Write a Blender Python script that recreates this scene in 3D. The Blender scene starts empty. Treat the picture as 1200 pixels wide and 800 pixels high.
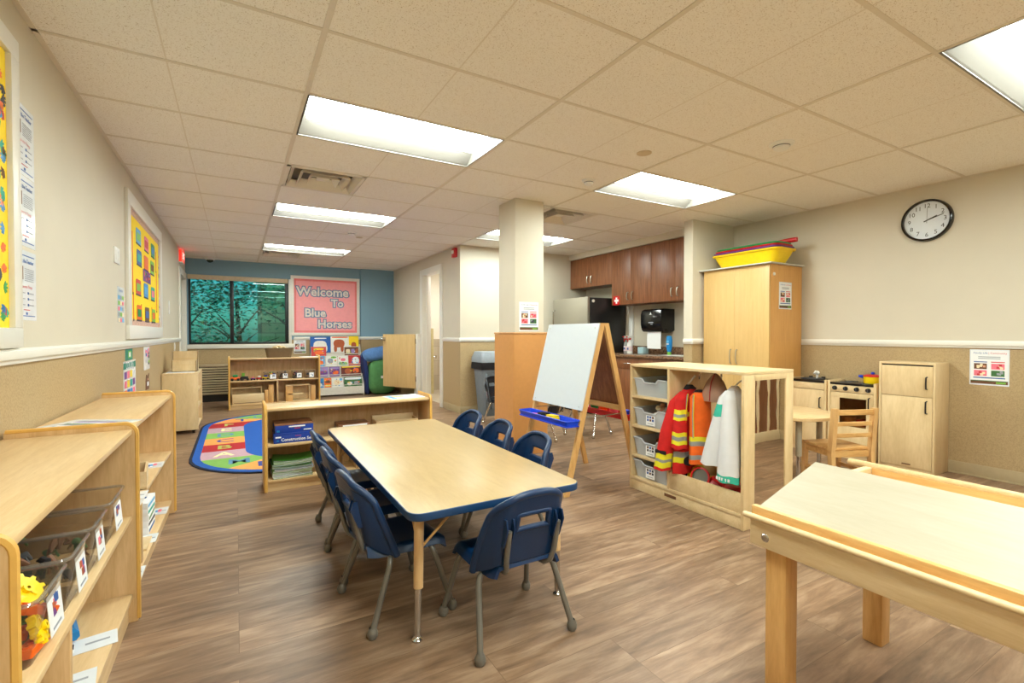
import bpy, bmesh, math, random
from mathutils import Vector, Matrix, Euler
RND = random.Random(11)
SC = bpy.context.scene
COL = SC.collection
PI = math.pi

# ------------------------------------------------------------------ materials
def lin(c):
    c /= 255.0
    return c / 12.92 if c <= 0.04045 else ((c + 0.055) / 1.055) ** 2.4

def rgb(t):
    return (lin(t[0]), lin(t[1]), lin(t[2]), 1.0)

MATS = {}

def newmat(name):
    m = bpy.data.materials.new(name)
    m.use_nodes = True
    nt = m.node_tree
    return m, nt, nt.nodes['Principled BSDF']

def mat(name, col, rough=.5, metal=0.0, var=0.06, scale=25.0, bump=0.0, bscale=200.0, coat=0.0, stretch=None):
    """paint / plastic / metal with a slight procedural variation"""
    m, nt, b = newmat(name)
    N, L = nt.nodes, nt.links
    tc = N.new('ShaderNodeTexCoord')
    mp = N.new('ShaderNodeMapping')
    if stretch:
        mp.inputs['Scale'].default_value = stretch
    L.new(tc.outputs['Object'], mp.inputs['Vector'])
    no = N.new('ShaderNodeTexNoise')
    no.inputs['Scale'].default_value = scale
    no.inputs['Detail'].default_value = 4
    L.new(mp.outputs[0], no.inputs['Vector'])
    cr = N.new('ShaderNodeValToRGB')
    c = rgb(col)
    cr.color_ramp.elements[0].position = .3
    cr.color_ramp.elements[1].position = .7
    cr.color_ramp.elements[0].color = tuple(max(0, x * (1 - var)) for x in c[:3]) + (1,)
    cr.color_ramp.elements[1].color = tuple(min(1, x * (1 + var)) for x in c[:3]) + (1,)
    L.new(no.outputs['Fac'], cr.inputs['Fac'])
    L.new(cr.outputs['Color'], b.inputs['Base Color'])
    b.inputs['Roughness'].default_value = rough
    b.inputs['Metallic'].default_value = metal
    b.inputs['Coat Weight'].default_value = coat
    if bump:
        n2 = N.new('ShaderNodeTexNoise')
        n2.inputs['Scale'].default_value = bscale
        L.new(mp.outputs[0], n2.inputs['Vector'])
        bp = N.new('ShaderNodeBump')
        bp.inputs['Strength'].default_value = bump
        bp.inputs['Distance'].default_value = .002
        L.new(n2.outputs['Fac'], bp.inputs['Height'])
        L.new(bp.outputs[0], b.inputs['Normal'])
    MATS[name] = m
    return m

def wood(name, c1, c2, stretch=(1.2, 14, 14), rough=.38, scale=3.0, fine=.5, contrast=(.36, .66)):
    """wood grain: long stretched noise; the axis with the small number is the grain direction"""
    m, nt, b = newmat(name)
    N, L = nt.nodes, nt.links
    tc = N.new('ShaderNodeTexCoord')
    mp = N.new('ShaderNodeMapping')
    mp.inputs['Scale'].default_value = stretch
    L.new(tc.outputs['Object'], mp.inputs['Vector'])
    n1 = N.new('ShaderNodeTexNoise')
    n1.inputs['Scale'].default_value = scale
    n1.inputs['Detail'].default_value = 5
    n1.inputs['Distortion'].default_value = .6
    L.new(mp.outputs[0], n1.inputs['Vector'])
    n2 = N.new('ShaderNodeTexNoise')
    n2.inputs['Scale'].default_value = scale * 7
    n2.inputs['Detail'].default_value = 3
    L.new(mp.outputs[0], n2.inputs['Vector'])
    mx = N.new('ShaderNodeMix')
    mx.data_type = 'FLOAT'
    mx.inputs[0].default_value = fine * .6
    L.new(n1.outputs['Fac'], mx.inputs[2])
    L.new(n2.outputs['Fac'], mx.inputs[3])
    cr = N.new('ShaderNodeValToRGB')
    cr.color_ramp.elements[0].position = contrast[0]
    cr.color_ramp.elements[1].position = contrast[1]
    cr.color_ramp.elements[0].color = rgb(c1)
    cr.color_ramp.elements[1].color = rgb(c2)
    L.new(mx.outputs[0], cr.inputs['Fac'])
    L.new(cr.outputs['Color'], b.inputs['Base Color'])
    b.inputs['Roughness'].default_value = rough
    MATS[name] = m
    return m

def speckle(name, base, dark, scale, lo=.55, hi=.62, rough=.9, bump=.2, second=None):
    """speckled stuff: ceiling tile, wall vinyl, granite"""
    m, nt, b = newmat(name)
    N, L = nt.nodes, nt.links
    tc = N.new('ShaderNodeTexCoord')
    no = N.new('ShaderNodeTexNoise')
    no.inputs['Scale'].default_value = scale
    no.inputs['Detail'].default_value = 3
    no.inputs['Roughness'].default_value = .65
    L.new(tc.outputs['Object'], no.inputs['Vector'])
    cr = N.new('ShaderNodeValToRGB')
    cr.color_ramp.elements[0].position = lo
    cr.color_ramp.elements[1].position = hi
    cr.color_ramp.elements[0].color = rgb(base)
    cr.color_ramp.elements[1].color = rgb(dark)
    if second:
        e = cr.color_ramp.elements.new(max(0.0, lo - .14))
        e.color = rgb(base)
        e2 = cr.color_ramp.elements.new(max(0.0, lo - .2))
        e2.color = rgb(second)
    L.new(no.outputs['Fac'], cr.inputs['Fac'])
    L.new(cr.outputs['Color'], b.inputs['Base Color'])
    b.inputs['Roughness'].default_value = rough
    if bump:
        bp = N.new('ShaderNodeBump')
        bp.inputs['Strength'].default_value = bump
        bp.inputs['Distance'].default_value = .002
        bp.invert = True
        L.new(no.outputs['Fac'], bp.inputs['Height'])
        L.new(bp.outputs[0], b.inputs['Normal'])
    MATS[name] = m
    return m

def emis(name, col, strength):
    m, nt, b = newmat(name)
    b.inputs['Base Color'].default_value = rgb(col)
    b.inputs['Emission Color'].default_value = rgb(col)
    b.inputs['Emission Strength'].default_value = strength
    MATS[name] = m
    return m

def clear(name, tint, gloss=.1, rough=.05, cloud=0.0, cloudcol=(230, 230, 230)):
    """clear plastic or glass: see-through with a fresnel sheen and an optional milky share"""
    m, nt, b = newmat(name)
    N, L = nt.nodes, nt.links
    N.remove(b)
    out = N['Material Output']
    tr = N.new('ShaderNodeBsdfTransparent')
    tr.inputs[0].default_value = rgb(tint)
    gl = N.new('ShaderNodeBsdfGlossy')
    gl.inputs['Roughness'].default_value = rough
    lw = N.new('ShaderNodeLayerWeight')
    lw.inputs['Blend'].default_value = .5
    pw = N.new('ShaderNodeMath')
    pw.operation = 'POWER'
    pw.inputs[1].default_value = 4.0
    L.new(lw.outputs['Facing'], pw.inputs[0])
    ma = N.new('ShaderNodeMath')
    ma.operation = 'MULTIPLY_ADD'
    ma.use_clamp = True
    ma.inputs[1].default_value = .8
    ma.inputs[2].default_value = gloss
    L.new(pw.outputs[0], ma.inputs[0])
    mx = N.new('ShaderNodeMixShader')
    L.new(ma.outputs[0], mx.inputs[0])
    last = tr.outputs[0]
    if cloud:
        df = N.new('ShaderNodeBsdfDiffuse')
        df.inputs[0].default_value = rgb(cloudcol)
        tl = N.new('ShaderNodeBsdfTranslucent')
        tl.inputs[0].default_value = rgb(cloudcol)
        ad = N.new('ShaderNodeMixShader')
        ad.inputs[0].default_value = .15
        L.new(df.outputs[0], ad.inputs[1])
        L.new(tl.outputs[0], ad.inputs[2])
        m2 = N.new('ShaderNodeMixShader')
        m2.inputs[0].default_value = cloud
        L.new(last, m2.inputs[1])
        L.new(ad.outputs[0], m2.inputs[2])
        last = m2.outputs[0]
    L.new(last, mx.inputs[1])
    L.new(gl.outputs[0], mx.inputs[2])
    L.new(mx.outputs[0], out.inputs['Surface'])
    MATS[name] = m
    return m

# ------------------------------------------------------------------ mesh builder
class MB:
    def __init__(s):
        s.bm = bmesh.new()
        s.mats = []

    def mi(s, m):
        if m not in s.mats:
            s.mats.append(m)
        return s.mats.index(m)

    def _add(s, src, m, mtx=None):
        """copy a temporary bmesh in with one material"""
        k = s.mi(m)
        vm = {}
        for v in src.verts:
            vm[v] = s.bm.verts.new(mtx @ v.co if mtx else v.co)
        for f in src.faces:
            try:
                nf = s.bm.faces.new([vm[v] for v in f.verts])
                nf.material_index = k
            except ValueError:
                pass
        src.free()

    def box(s, a, b, m, bev=0.0, seg=2, mtx=None):
        t = bmesh.new()
        bmesh.ops.create_cube(t, size=1)
        for v in t.verts:
            v.co = Vector([(a[i] + b[i]) / 2 + v.co[i] * (b[i] - a[i]) for i in range(3)])
        if bev:
            bmesh.ops.bevel(t, geom=t.edges[:], offset=bev, segments=seg, affect='EDGES', profile=.5)
        s._add(t, m, mtx)
        return s

    def prism(s, poly, z0, z1, m, bev=0.0, seg=2, mtx=None, top=None):
        """polygon in xy extruded from z0 to z1; top = material of the upper face"""
        t = bmesh.new()
        vs = [t.verts.new((x, y, z0)) for x, y in poly]
        f = t.faces.new(vs)
        r = bmesh.ops.extrude_face_region(t, geom=[f])
        nv = [e for e in r['geom'] if isinstance(e, bmesh.types.BMVert)]
        for v in nv:
            v.co.z = z1
        bmesh.ops.recalc_face_normals(t, faces=t.faces[:])
        if bev:
            ed = [e for e in t.edges if abs(e.verts[0].co.z - e.verts[1].co.z) < 1e-6]
            bmesh.ops.bevel(t, geom=ed, offset=bev, segments=seg, affect='EDGES', profile=.5)
        if top:
            k, k2 = s.mi(m), s.mi(top)
            vm = {v: s.bm.verts.new(mtx @ v.co if mtx else v.co) for v in t.verts}
            zt = max(z0, z1)
            for f in t.faces:
                nf = s.bm.faces.new([vm[v] for v in f.verts])
                nf.material_index = k2 if all(abs(v.co.z - zt) < 1e-5 for v in f.verts) else k
            t.free()
        else:
            s._add(t, m, mtx)
        return s

    def tube(s, pts, r, m, seg=10, radii=None, caps=True, mtx=None, flat=1.0):
        pts = [Vector(p) for p in pts]
        n = len(pts)
        t = bmesh.new()
        rings = []
        up = None
        for i, p in enumerate(pts):
            d = (pts[min(i + 1, n - 1)] - pts[max(i - 1, 0)]).normalized()
            if up is None:
                up = d.orthogonal().normalized()
            else:
                up = (up - d * up.dot(d))
                up = up.normalized() if up.length > 1e-6 else d.orthogonal().normalized()
            sd = d.cross(up)
            rr = radii[i] if radii else r
            rings.append([t.verts.new(p + (up * math.cos(2 * PI * k / seg) + sd * flat * math.sin(2 * PI * k / seg)) * rr) for k in range(seg)])
        for a, b in zip(rings, rings[1:]):
            for k in range(seg):
                t.faces.new((a[k], a[(k + 1) % seg], b[(k + 1) % seg], b[k]))
        if caps:
            t.faces.new(rings[0][::-1])
            t.faces.new(rings[-1])
        s._add(t, m, mtx)
        return s

    def cyl(s, p0, p1, r, m, seg=20, r2=None, mtx=None):
        return s.tube([p0, p1], r, m, seg, radii=[r, r if r2 is None else r2], mtx=mtx)

    def lathe(s, prof, m, seg=28, c=(0, 0, 0), mtx=None, sx=1.0, sy=1.0):
        t = bmesh.new()
        rings = []
        for r, z in prof:
            if r < 1e-6:
                rings.append([t.verts.new((c[0], c[1], c[2] + z))])
            else:
                rings.append([t.verts.new((c[0] + r * sx * math.cos(2 * PI * k / seg), c[1] + r * sy * math.sin(2 * PI * k / seg), c[2] + z)) for k in range(seg)])
        for a, b in zip(rings, rings[1:]):
            for k in range(seg):
                k2 = (k + 1) % seg
                if len(a) == 1 and len(b) == 1:
                    continue
                if len(a) == 1:
                    t.faces.new((a[0], b[k2], b[k]))
                elif len(b) == 1:
                    t.faces.new((a[k], a[k2], b[0]))
                else:
                    t.faces.new((a[k], a[k2], b[k2], b[k]))
        bmesh.ops.recalc_face_normals(t, faces=t.faces[:])
        s._add(t, m, mtx)
        return s

    def ball(s, c, r, m, sc=(1, 1, 1), seg=14, mtx=None):
        t = bmesh.new()
        bmesh.ops.create_uvsphere(t, u_segments=seg, v_segments=max(6, seg * 2 // 3), radius=r)
        for v in t.verts:
            v.co = Vector((c[0] + v.co.x * sc[0], c[1] + v.co.y * sc[1], c[2] + v.co.z * sc[2]))
        s._add(t, m, mtx)
        return s

    def loft(s, rings, m, caps=True, mats=None, mtx=None):
        """rings: lists of points of equal length, closed around; mats[i] is the material of band i"""
        vr = [[s.bm.verts.new(mtx @ Vector(p) if mtx else Vector(p)) for p in r] for r in rings]
        n = len(vr[0])
        for i, (a, b) in enumerate(zip(vr, vr[1:])):
            k = s.mi(mats[i] if mats else m)
            for j in range(n):
                f = s.bm.faces.new((a[j], a[(j + 1) % n], b[(j + 1) % n], b[j]))
                f.material_index = k
        if caps:
            for r, mm in ((vr[0][::-1], mats[0] if mats else m), (vr[-1], mats[-1] if mats else m)):
                f = s.bm.faces.new(r)
                f.material_index = s.mi(mm)
        return s

    def grid(s, fn, nu, nv, m, thick=0.0, skip=None, mtx=None):
        """sheet fn(u,v) for u, v in 0..1, given thickness by solidify"""
        t = bmesh.new()
        vs = [[t.verts.new(fn(i / nu, j / nv)) for i in range(nu + 1)] for j in range(nv + 1)]
        for j in range(nv):
            for i in range(nu):
                if skip and skip(i, j):
                    continue
                t.faces.new((vs[j][i], vs[j][i + 1], vs[j + 1][i + 1], vs[j + 1][i]))
        bmesh.ops.delete(t, geom=[v for v in t.verts if not v.link_faces], context='VERTS')
        if thick:
            bmesh.ops.recalc_face_normals(t, faces=t.faces[:])
            bmesh.ops.solidify(t, geom=t.faces[:], thickness=thick)
        s._add(t, m, mtx)
        return s

    def face(s, pts, m, mtx=None):
        f = s.bm.faces.new([s.bm.verts.new(mtx @ Vector(p) if mtx else Vector(p)) for p in pts])
        f.material_index = s.mi(m)
        return s

    def text(s, body, size, m, mtx, align='CENTER', bold=0.0, depth=0.0):
        cu = bpy.data.curves.new('lettering', 'FONT')
        cu.body = body
        cu.size = size
        cu.align_x = align
        cu.align_y = 'CENTER'
        cu.offset = bold
        cu.extrude = depth
        cu.resolution_u = 2
        ob = bpy.data.objects.new('lettering', cu)
        me = ob.to_mesh()
        t = bmesh.new()
        t.from_mesh(me)
        ob.to_mesh_clear()
        bpy.data.objects.remove(ob)
        bpy.data.curves.remove(cu)
        s._add(t, m, mtx)
        return s

    def build(s, name, parent=None, loc=(0, 0, 0), rot=(0, 0, 0), smooth=True, recalc=True, angle=38):
        if recalc:
            bmesh.ops.recalc_face_normals(s.bm, faces=s.bm.faces[:])
        me = bpy.data.meshes.new(name)
        s.bm.to_mesh(me)
        s.bm.free()
        for m in s.mats:
            me.materials.append(m)
        if smooth:
            me.shade_smooth()
            me.set_sharp_from_angle(angle=math.radians(angle))
        o = bpy.data.objects.new(name, me)
        COL.objects.link(o)
        o.location = loc
        o.rotation_euler = rot
        if parent:
            o.parent = parent
        return o

def tag(o, label, cat, group=None, kind=None):
    if label:
        o['label'] = label
    if cat:
        o['category'] = cat
    if group:
        o['group'] = group
    if kind:
        o['kind'] = kind
    return o

def thing(name, label, cat, loc=(0, 0, 0), rz=0.0, group=None):
    o = bpy.data.objects.new(name, None)
    o.empty_display_size = .05
    COL.objects.link(o)
    o.location = loc
    o.rotation_euler = (0, 0, rz)
    return tag(o, label, cat, group)

def struct(o):
    o['kind'] = 'structure'
    return o

KIDS = {}
def dup(root, loc, rz, label, group=None):
    """copy of a thing with copies of its parts and sub-parts"""
    def rec(o, par):
        c = o.copy()
        COL.objects.link(c)
        c.parent = par
        for ch in [x for x in bpy.data.objects if x.parent == o]:
            rec(ch, c)
        return c
    r = rec(root, None)
    r.location = loc
    r.rotation_euler = (0, 0, rz)
    r['label'] = label
    if group:
        r['group'] = group
    return r

def rrect(x0, x1, y0, y1, r, seg=6):
    """rounded rectangle outline, counter-clockwise"""
    p = []
    for cx, cy, a0 in ((x1 - r, y1 - r, 0), (x0 + r, y1 - r, 90), (x0 + r, y0 + r, 180), (x1 - r, y0 + r, 270)):
        for k in range(seg + 1):
            a = math.radians(a0 + 90 * k / seg)
            p.append((cx + r * math.cos(a), cy + r * math.sin(a)))
    return p

def T(x, y, z):
    return Matrix.Translation((x, y, z))

# planes for flat work: local (x right, y up, z out of the surface) as seen by a viewer facing it
def plane_left(y, z):     # on the left wall, facing +X: right = -Y?  a viewer inside looking to -X has +Y on the right
    return Matrix(((0, 0, 1, WLX), (1, 0, 0, y), (0, 1, 0, z), (0, 0, 0, 1)))

def plane_x_neg(x, y, z):  # surface facing -X: viewer looks to +X, right is -Y
    return Matrix(((0, 0, -1, x), (-1, 0, 0, y), (0, 1, 0, z), (0, 0, 0, 1)))

def plane_y_neg(x, y, z):  # surface facing -Y: viewer looks to +Y, right is +X
    return Matrix(((1, 0, 0, x), (0, 0, -1, y), (0, 1, 0, z), (0, 0, 0, 1)))

WLX, WRX, FARY, CEIL, BACKY = -0.74, 5.18, 9.75, 2.44, -2.2
# ------------------------------------------------------------------ palette
paint = mat('beige_wall_paint', (209, 201, 183), rough=.6, var=.02, scale=3)
paint_alcove = paint
blue_paint = mat('slate_blue_wall_paint', (126, 162, 182), rough=.6, var=.02, scale=3)
wains = speckle('tan_wall_vinyl', (182, 158, 118), (166, 142, 103), 130, .45, .62, rough=.55, bump=.15, second=(190, 167, 128))
white_trim = mat('white_trim_paint', (232, 230, 222), rough=.35, var=.01)
base_vinyl = mat('tan_base_vinyl', (176, 158, 124), rough=.45, var=.03)
tile_mat = speckle('ceiling_tile', (245, 241, 233), (188, 172, 146), 210, .585, .65, rough=.95, bump=.25)
tbar = mat('ceiling_grid_metal', (222, 213, 197), rough=.5, var=.02)
tbar_dark = mat('ceiling_tile_score', (228, 220, 206), rough=.9, var=.03)
maple = wood('pale_maple', (208, 174, 124), (224, 194, 148), (1.5, 12, 12), rough=.35)
maple_v = wood('pale_maple_upright', (202, 164, 114), (222, 188, 140), (12, 12, 1.2), rough=.4)
maple_y = wood('pale_maple_lengthwise', (216, 188, 142), (230, 206, 164), (12, 1.4, 12), rough=.4)
gold_edge = mat('golden_edge_band', (214, 166, 84), rough=.35, var=.05)
birch = wood('birch_ply', (212, 184, 136), (230, 205, 160), (5, 5, 1.1), rough=.4, scale=2.2)
birch_h = wood('birch_ply_level', (214, 187, 140), (230, 206, 164), (1.4, 7, 7), rough=.4, scale=2.2)
pale_birch = wood('white_birch_board', (168, 159, 138), (176, 169, 150), (7, 1.2, 7), rough=.45, scale=2.0)
pine = wood('honey_pine', (206, 156, 92), (226, 180, 116), (10, 10, 1.2), rough=.4)
pine_y = wood('honey_pine_rail', (206, 156, 92), (228, 184, 120), (10, 1.2, 10), rough=.4)
walnut = wood('walnut_laminate', (112, 66, 38), (150, 96, 60), (14, 14, 1.0), rough=.4)
tan_cab = wood('tan_oak_laminate', (206, 168, 106), (216, 180, 118), (14, 14, 1.0), rough=.45)
tan_side = wood('tan_oak_side', (208, 154, 86), (220, 168, 98), (14, 14, 1.0), rough=.45)
laminate = wood('table_laminate', (174, 148, 104), (184, 158, 113), (9, 1.6, 9), rough=.32)
navy = mat('navy_plastic', (6, 44, 84), rough=.35, var=.05, bump=.12, bscale=420)
navy_edge = mat('navy_edge_band', (18, 58, 100), rough=.4)
grey_tube = mat('grey_tube_paint', (122, 120, 114), rough=.32, metal=.45, var=.03)
chrome = mat('chrome', (205, 205, 205), rough=.16, metal=1.0, var=.02)
steel = mat('brushed_steel', (176, 172, 160), rough=.35, metal=.7, var=.05, stretch=(2, 2, 60))
black = mat('black_plastic', (24, 24, 26), rough=.35, var=.08)
black_gloss = mat('black_enamel', (18, 18, 20), rough=.15, var=.05)
soft_black = mat('black_fabric', (22, 20, 24), rough=.9, var=.1)
white = mat('white_plastic', (236, 236, 232), rough=.35, var=.01)
paper = mat('white_paper', (238, 240, 242), rough=.6, var=.01)
paper_blue = mat('laminated_sheet', (228, 234, 240), rough=.18, var=.03)
grey = mat('grey_plastic', (118, 128, 138), rough=.5, var=.05)
dgrey = mat('dark_grey', (70, 72, 76), rough=.6, var=.08)
red = mat('red_plastic', (200, 24, 28), rough=.35, var=.05)
dred = mat('dark_red', (150, 18, 24), rough=.4, var=.05)
orange = mat('orange_plastic', (240, 104, 22), rough=.4, var=.05)
yellow = mat('yellow_plastic', (250, 214, 10), rough=.35, var=.04)
green = mat('green_plastic', (28, 150, 84), rough=.4, var=.05)
lime = mat('lime_green', (122, 186, 70), rough=.5, var=.05)
blue = mat('blue_plastic', (16, 70, 214), rough=.35, var=.05)
sky = mat('light_blue', (90, 170, 222), rough=.5, var=.05)
cyan = mat('bright_blue', (20, 130, 200), rough=.4, var=.05)
purple = mat('purple_plastic', (110, 56, 140), rough=.45, var=.06)
pink = mat('pink', (236, 120, 140), rough=.6, var=.04)
teal = mat('teal', (40, 168, 150), rough=.6, var=.05)
brown = mat('brown', (110, 72, 46), rough=.7, var=.12)
skin_tone = mat('peach_print', (224, 166, 132), rough=.7, var=.1)
cream = mat('cream', (238, 222, 186), rough=.6, var=.03)
print_blue = mat('print_blue', (58, 96, 164), rough=.6)
print_grey = mat('print_grey', (150, 156, 166), rough=.6)
print_dark = mat('print_dark', (52, 54, 66), rough=.6)
print_red = mat('print_red', (204, 60, 62), rough=.6)
soil = mat('print_soil', (104, 66, 38), rough=.6, var=.2)
clear_bin = clear('clear_bin_plastic', (236, 233, 227), gloss=.03, cloud=.05, cloudcol=(214, 204, 190))
milky_bin = clear('milky_bin_plastic', (242, 246, 250), gloss=.05, cloud=.42, cloudcol=(244, 248, 252))
leaf_photo = mat('photo_green', (60, 110, 60), rough=.6, var=.3)

# floor: brown planks running along X
def floor_material():
    m, nt, b = newmat('vinyl_plank_floor')
    N, L = nt.nodes, nt.links
    tc = N.new('ShaderNodeTexCoord')
    br = N.new('ShaderNodeTexBrick')
    br.offset = .37
    br.offset_frequency = 3
    br.squash = 1.0
    br.inputs['Scale'].default_value = 1.0
    br.inputs['Brick Width'].default_value = 1.22
    br.inputs['Row Height'].default_value = .152
    br.inputs['Mortar Size'].default_value = .0012
    br.inputs['Mortar Smooth'].default_value = .3
    br.inputs['Bias'].default_value = 0.0
    br.inputs['Color1'].default_value = (0, 0, 0, 1)
    br.inputs['Color2'].default_value = (1, 1, 1, 1)
    br.inputs['Mortar'].default_value = (.1, .1, .1, 1)
    L.new(tc.outputs['Object'], br.inputs['Vector'])
    mp = N.new('ShaderNodeMapping')
    mp.inputs['Scale'].default_value = (1.3, 9, 1)
    L.new(tc.outputs['Object'], mp.inputs['Vector'])
    # shift the grain from plank to plank
    ad = N.new('ShaderNodeVectorMath')
    ad.operation = 'ADD'
    sc = N.new('ShaderNodeVectorMath')
    sc.operation = 'SCALE'
    sc.inputs['Scale'].default_value = 7.0
    L.new(br.outputs['Color'], sc.inputs[0])
    L.new(mp.outputs[0], ad.inputs[0])
    L.new(sc.outputs[0], ad.inputs[1])
    n1 = N.new('ShaderNodeTexNoise')
    n1.inputs['Scale'].default_value = 2.4
    n1.inputs['Detail'].default_value = 7
    n1.inputs['Roughness'].default_value = .62
    n1.inputs['Distortion'].default_value = .35
    L.new(ad.outputs[0], n1.inputs['Vector'])
    cr = N.new('ShaderNodeValToRGB')
    cr.color_ramp.elements[0].position = .28
    cr.color_ramp.elements[0].color = rgb((104, 79, 59))
    cr.color_ramp.elements[1].position = .74
    cr.color_ramp.elements[1].color = rgb((176, 148, 121))
    e = cr.color_ramp.elements.new(.5)
    e.color = rgb((140, 111, 86))
    L.new(n1.outputs['Fac'], cr.inputs['Fac'])
    mul = N.new('ShaderNodeMix')
    mul.data_type = 'RGBA'
    mul.blend_type = 'MULTIPLY'
    mul.inputs[0].default_value = 1.0
    rm = N.new('ShaderNodeMapRange')
    rm.inputs['To Min'].default_value = .78
    rm.inputs['To Max'].default_value = 1.12
    L.new(br.outputs['Color'], rm.inputs['Value'])
    L.new(cr.outputs['Color'], mul.inputs[6])
    L.new(rm.outputs[0], mul.inputs[7])
    m2 = N.new('ShaderNodeMix')
    m2.data_type = 'RGBA'
    L.new(br.outputs['Fac'], m2.inputs[0])
    L.new(mul.outputs[2], m2.inputs[6])
    m2.inputs[7].default_value = rgb((112, 86, 64))
    L.new(m2.outputs[2], b.inputs['Base Color'])
    b.inputs['Roughness'].default_value = .42
    bp = N.new('ShaderNodeBump')
    bp.inputs['Strength'].default_value = .12
    bp.inputs['Distance'].default_value = .002
    L.new(n1.outputs['Fac'], bp.inputs['Height'])
    L.new(bp.outputs[0], b.inputs['Normal'])
    return m
floor_mat = floor_material()

def tilewall_material():
    m, nt, b = newmat('bathroom_wall_tile')
    N, L = nt.nodes, nt.links
    tc = N.new('ShaderNodeTexCoord')
    mp = N.new('ShaderNodeMapping')
    mp.inputs['Rotation'].default_value = (PI / 2, 0, 0)
    L.new(tc.outputs['Object'], mp.inputs['Vector'])
    br = N.new('ShaderNodeTexBrick')
    br.offset = 0
    br.inputs['Scale'].default_value = 1
    br.inputs['Brick Width'].default_value = .3
    br.inputs['Row Height'].default_value = .3
    br.inputs['Mortar Size'].default_value = .004
    br.inputs['Color1'].default_value = rgb((176, 164, 142))
    br.inputs['Color2'].default_value = rgb((190, 178, 156))
    br.inputs['Mortar'].default_value = rgb((150, 140, 122))
    L.new(mp.outputs[0], br.inputs['Vector'])
    L.new(br.outputs['Color'], b.inputs['Base Color'])
    b.inputs['Roughness'].default_value = .4
    return m
bath_tile = tilewall_material()
bath_cream = mat('bathroom_cream_paint', (224, 218, 204), rough=.6, var=.02)

# ------------------------------------------------------------------ room shell
WT = .12   # wall thickness
RAILZ0, RAILZ1 = 1.040, 1.100

def wall_box(name, a, b, lower=wains, upper=paint, split=1.05):
    mb = MB()
    if lower:
        mb.box((a[0], a[1], 0), (b[0], b[1], split), lower)
        mb.box((a[0], a[1], split), (b[0], b[1], CEIL), upper)
    else:
        mb.box((a[0], a[1], 0), (b[0], b[1], CEIL), upper)
    return struct(mb.build(name, smooth=False))

mb = MB(); mb.box((WLX - .2, BACKY - .2, -.06), (WRX + .2, FARY + .25, 0), floor_mat)
struct(mb.build('floor', smooth=False))

# left wall with a doorway near the far end
DLY0, DLY1, DLZ = 8.78, 9.66, 2.08
mb = MB()
for y0, y1 in ((BACKY, DLY0), (DLY1, FARY + WT)):
    mb.box((WLX - WT, y0, 0), (WLX, y1, 1.05), wains)
    mb.box((WLX - WT, y0, 1.05), (WLX, y1, CEIL), paint)
mb.box((WLX - WT, DLY0, DLZ), (WLX, DLY1, CEIL), paint)
struct(mb.build('wall_left', smooth=False))
wall_box('wall_right', (WRX, BACKY), (WRX + WT, 3.77))
wall_box('wall_back', (WLX - WT, BACKY - WT), (WRX + WT, BACKY))
# far wall with a window hole
WX0, WX1, WZ0, WZ1 = -.70, .842, .975, 2.165
mb = MB()
def farpiece(x0, x1, z0, z1, m):
    mb.box((x0, FARY, z0), (x1, FARY + WT, z1), m)
farpiece(WLX, WX1, 0, WZ0, wains)
farpiece(WLX, WX0, WZ0, WZ1, blue_paint)
farpiece(WLX, WX1, WZ1, CEIL, blue_paint)
farpiece(WX1, 2.14, 1.05, CEIL, blue_paint)
farpiece(WX1, 2.14, 0, 1.05, wains)
mb.box((2.14, FARY - .05, 0), (2.92, FARY + WT, 1.05), wains)
mb.box((2.14, FARY - .05, 1.05), (2.92, FARY + WT, CEIL), blue_paint)
struct(mb.build('wall_far', smooth=False))
# bathroom wall (faces -X) with the bathroom doorway
BX = 2.80
BDY0, BDY1, BDZ = 7.10, 7.94, 2.17
mb = MB()
for y0, y1 in ((6.35, BDY0), (BDY1, FARY - .05)):
    mb.box((BX, y0, 0), (BX + WT, y1, 1.05), wains)
    mb.box((BX, y0, 1.05), (BX + WT, y1, CEIL), paint)
mb.box((BX, BDY0, BDZ), (BX + WT, BDY1, CEIL), paint)
struct(mb.build('wall_bathroom', smooth=False))
mb = MB()
mb.box((BX + WT, 6.35, 0), (5.22, 6.47, 1.05), wains)
mb.box((BX + WT, 6.35, 1.05), (5.22, 6.47, CEIL), paint)
struct(mb.build('wall_alcove', smooth=False))
mb = MB(); mb.box((5.10, 3.77, 0), (5.22, 6.35, CEIL), paint)
struct(mb.build('wall_kitchen', smooth=False))
mb = MB()
mb.box((4.45, 3.65, 0), (WRX, 3.77, 1.05), wains)
mb.box((4.45, 3.65, 1.05), (WRX, 3.77, CEIL), paint)
struct(mb.build('wall_return', smooth=False))
mb = MB(); mb.box((4.74, 3.77, 2.352), (5.10, 6.35, CEIL), paint)
struct(mb.build('trim_soffit', smooth=False))

# bathroom behind the doorway
mb = MB()
mb.box((4.4, 6.47, 0), (4.5, 9.7, 1.1), bath_tile); mb.box((4.4, 6.47, 1.1), (4.5, 9.7, CEIL), bath_cream)
struct(mb.build('wall_bathroom_right', smooth=False))
mb = MB()
mb.box((BX + WT, 9.3, 0), (4.4, 9.4, 1.05), bath_tile); mb.box((BX + WT, 9.3, 1.05), (4.4, 9.4, CEIL), bath_cream)
struct(mb.build('wall_bathroom_far', smooth=False))
mb = MB(); mb.box((BX + WT, 6.47, .0005), (4.4, 9.3, .004), bath_tile)
struct(mb.build('floor_bathroom', smooth=False))

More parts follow.
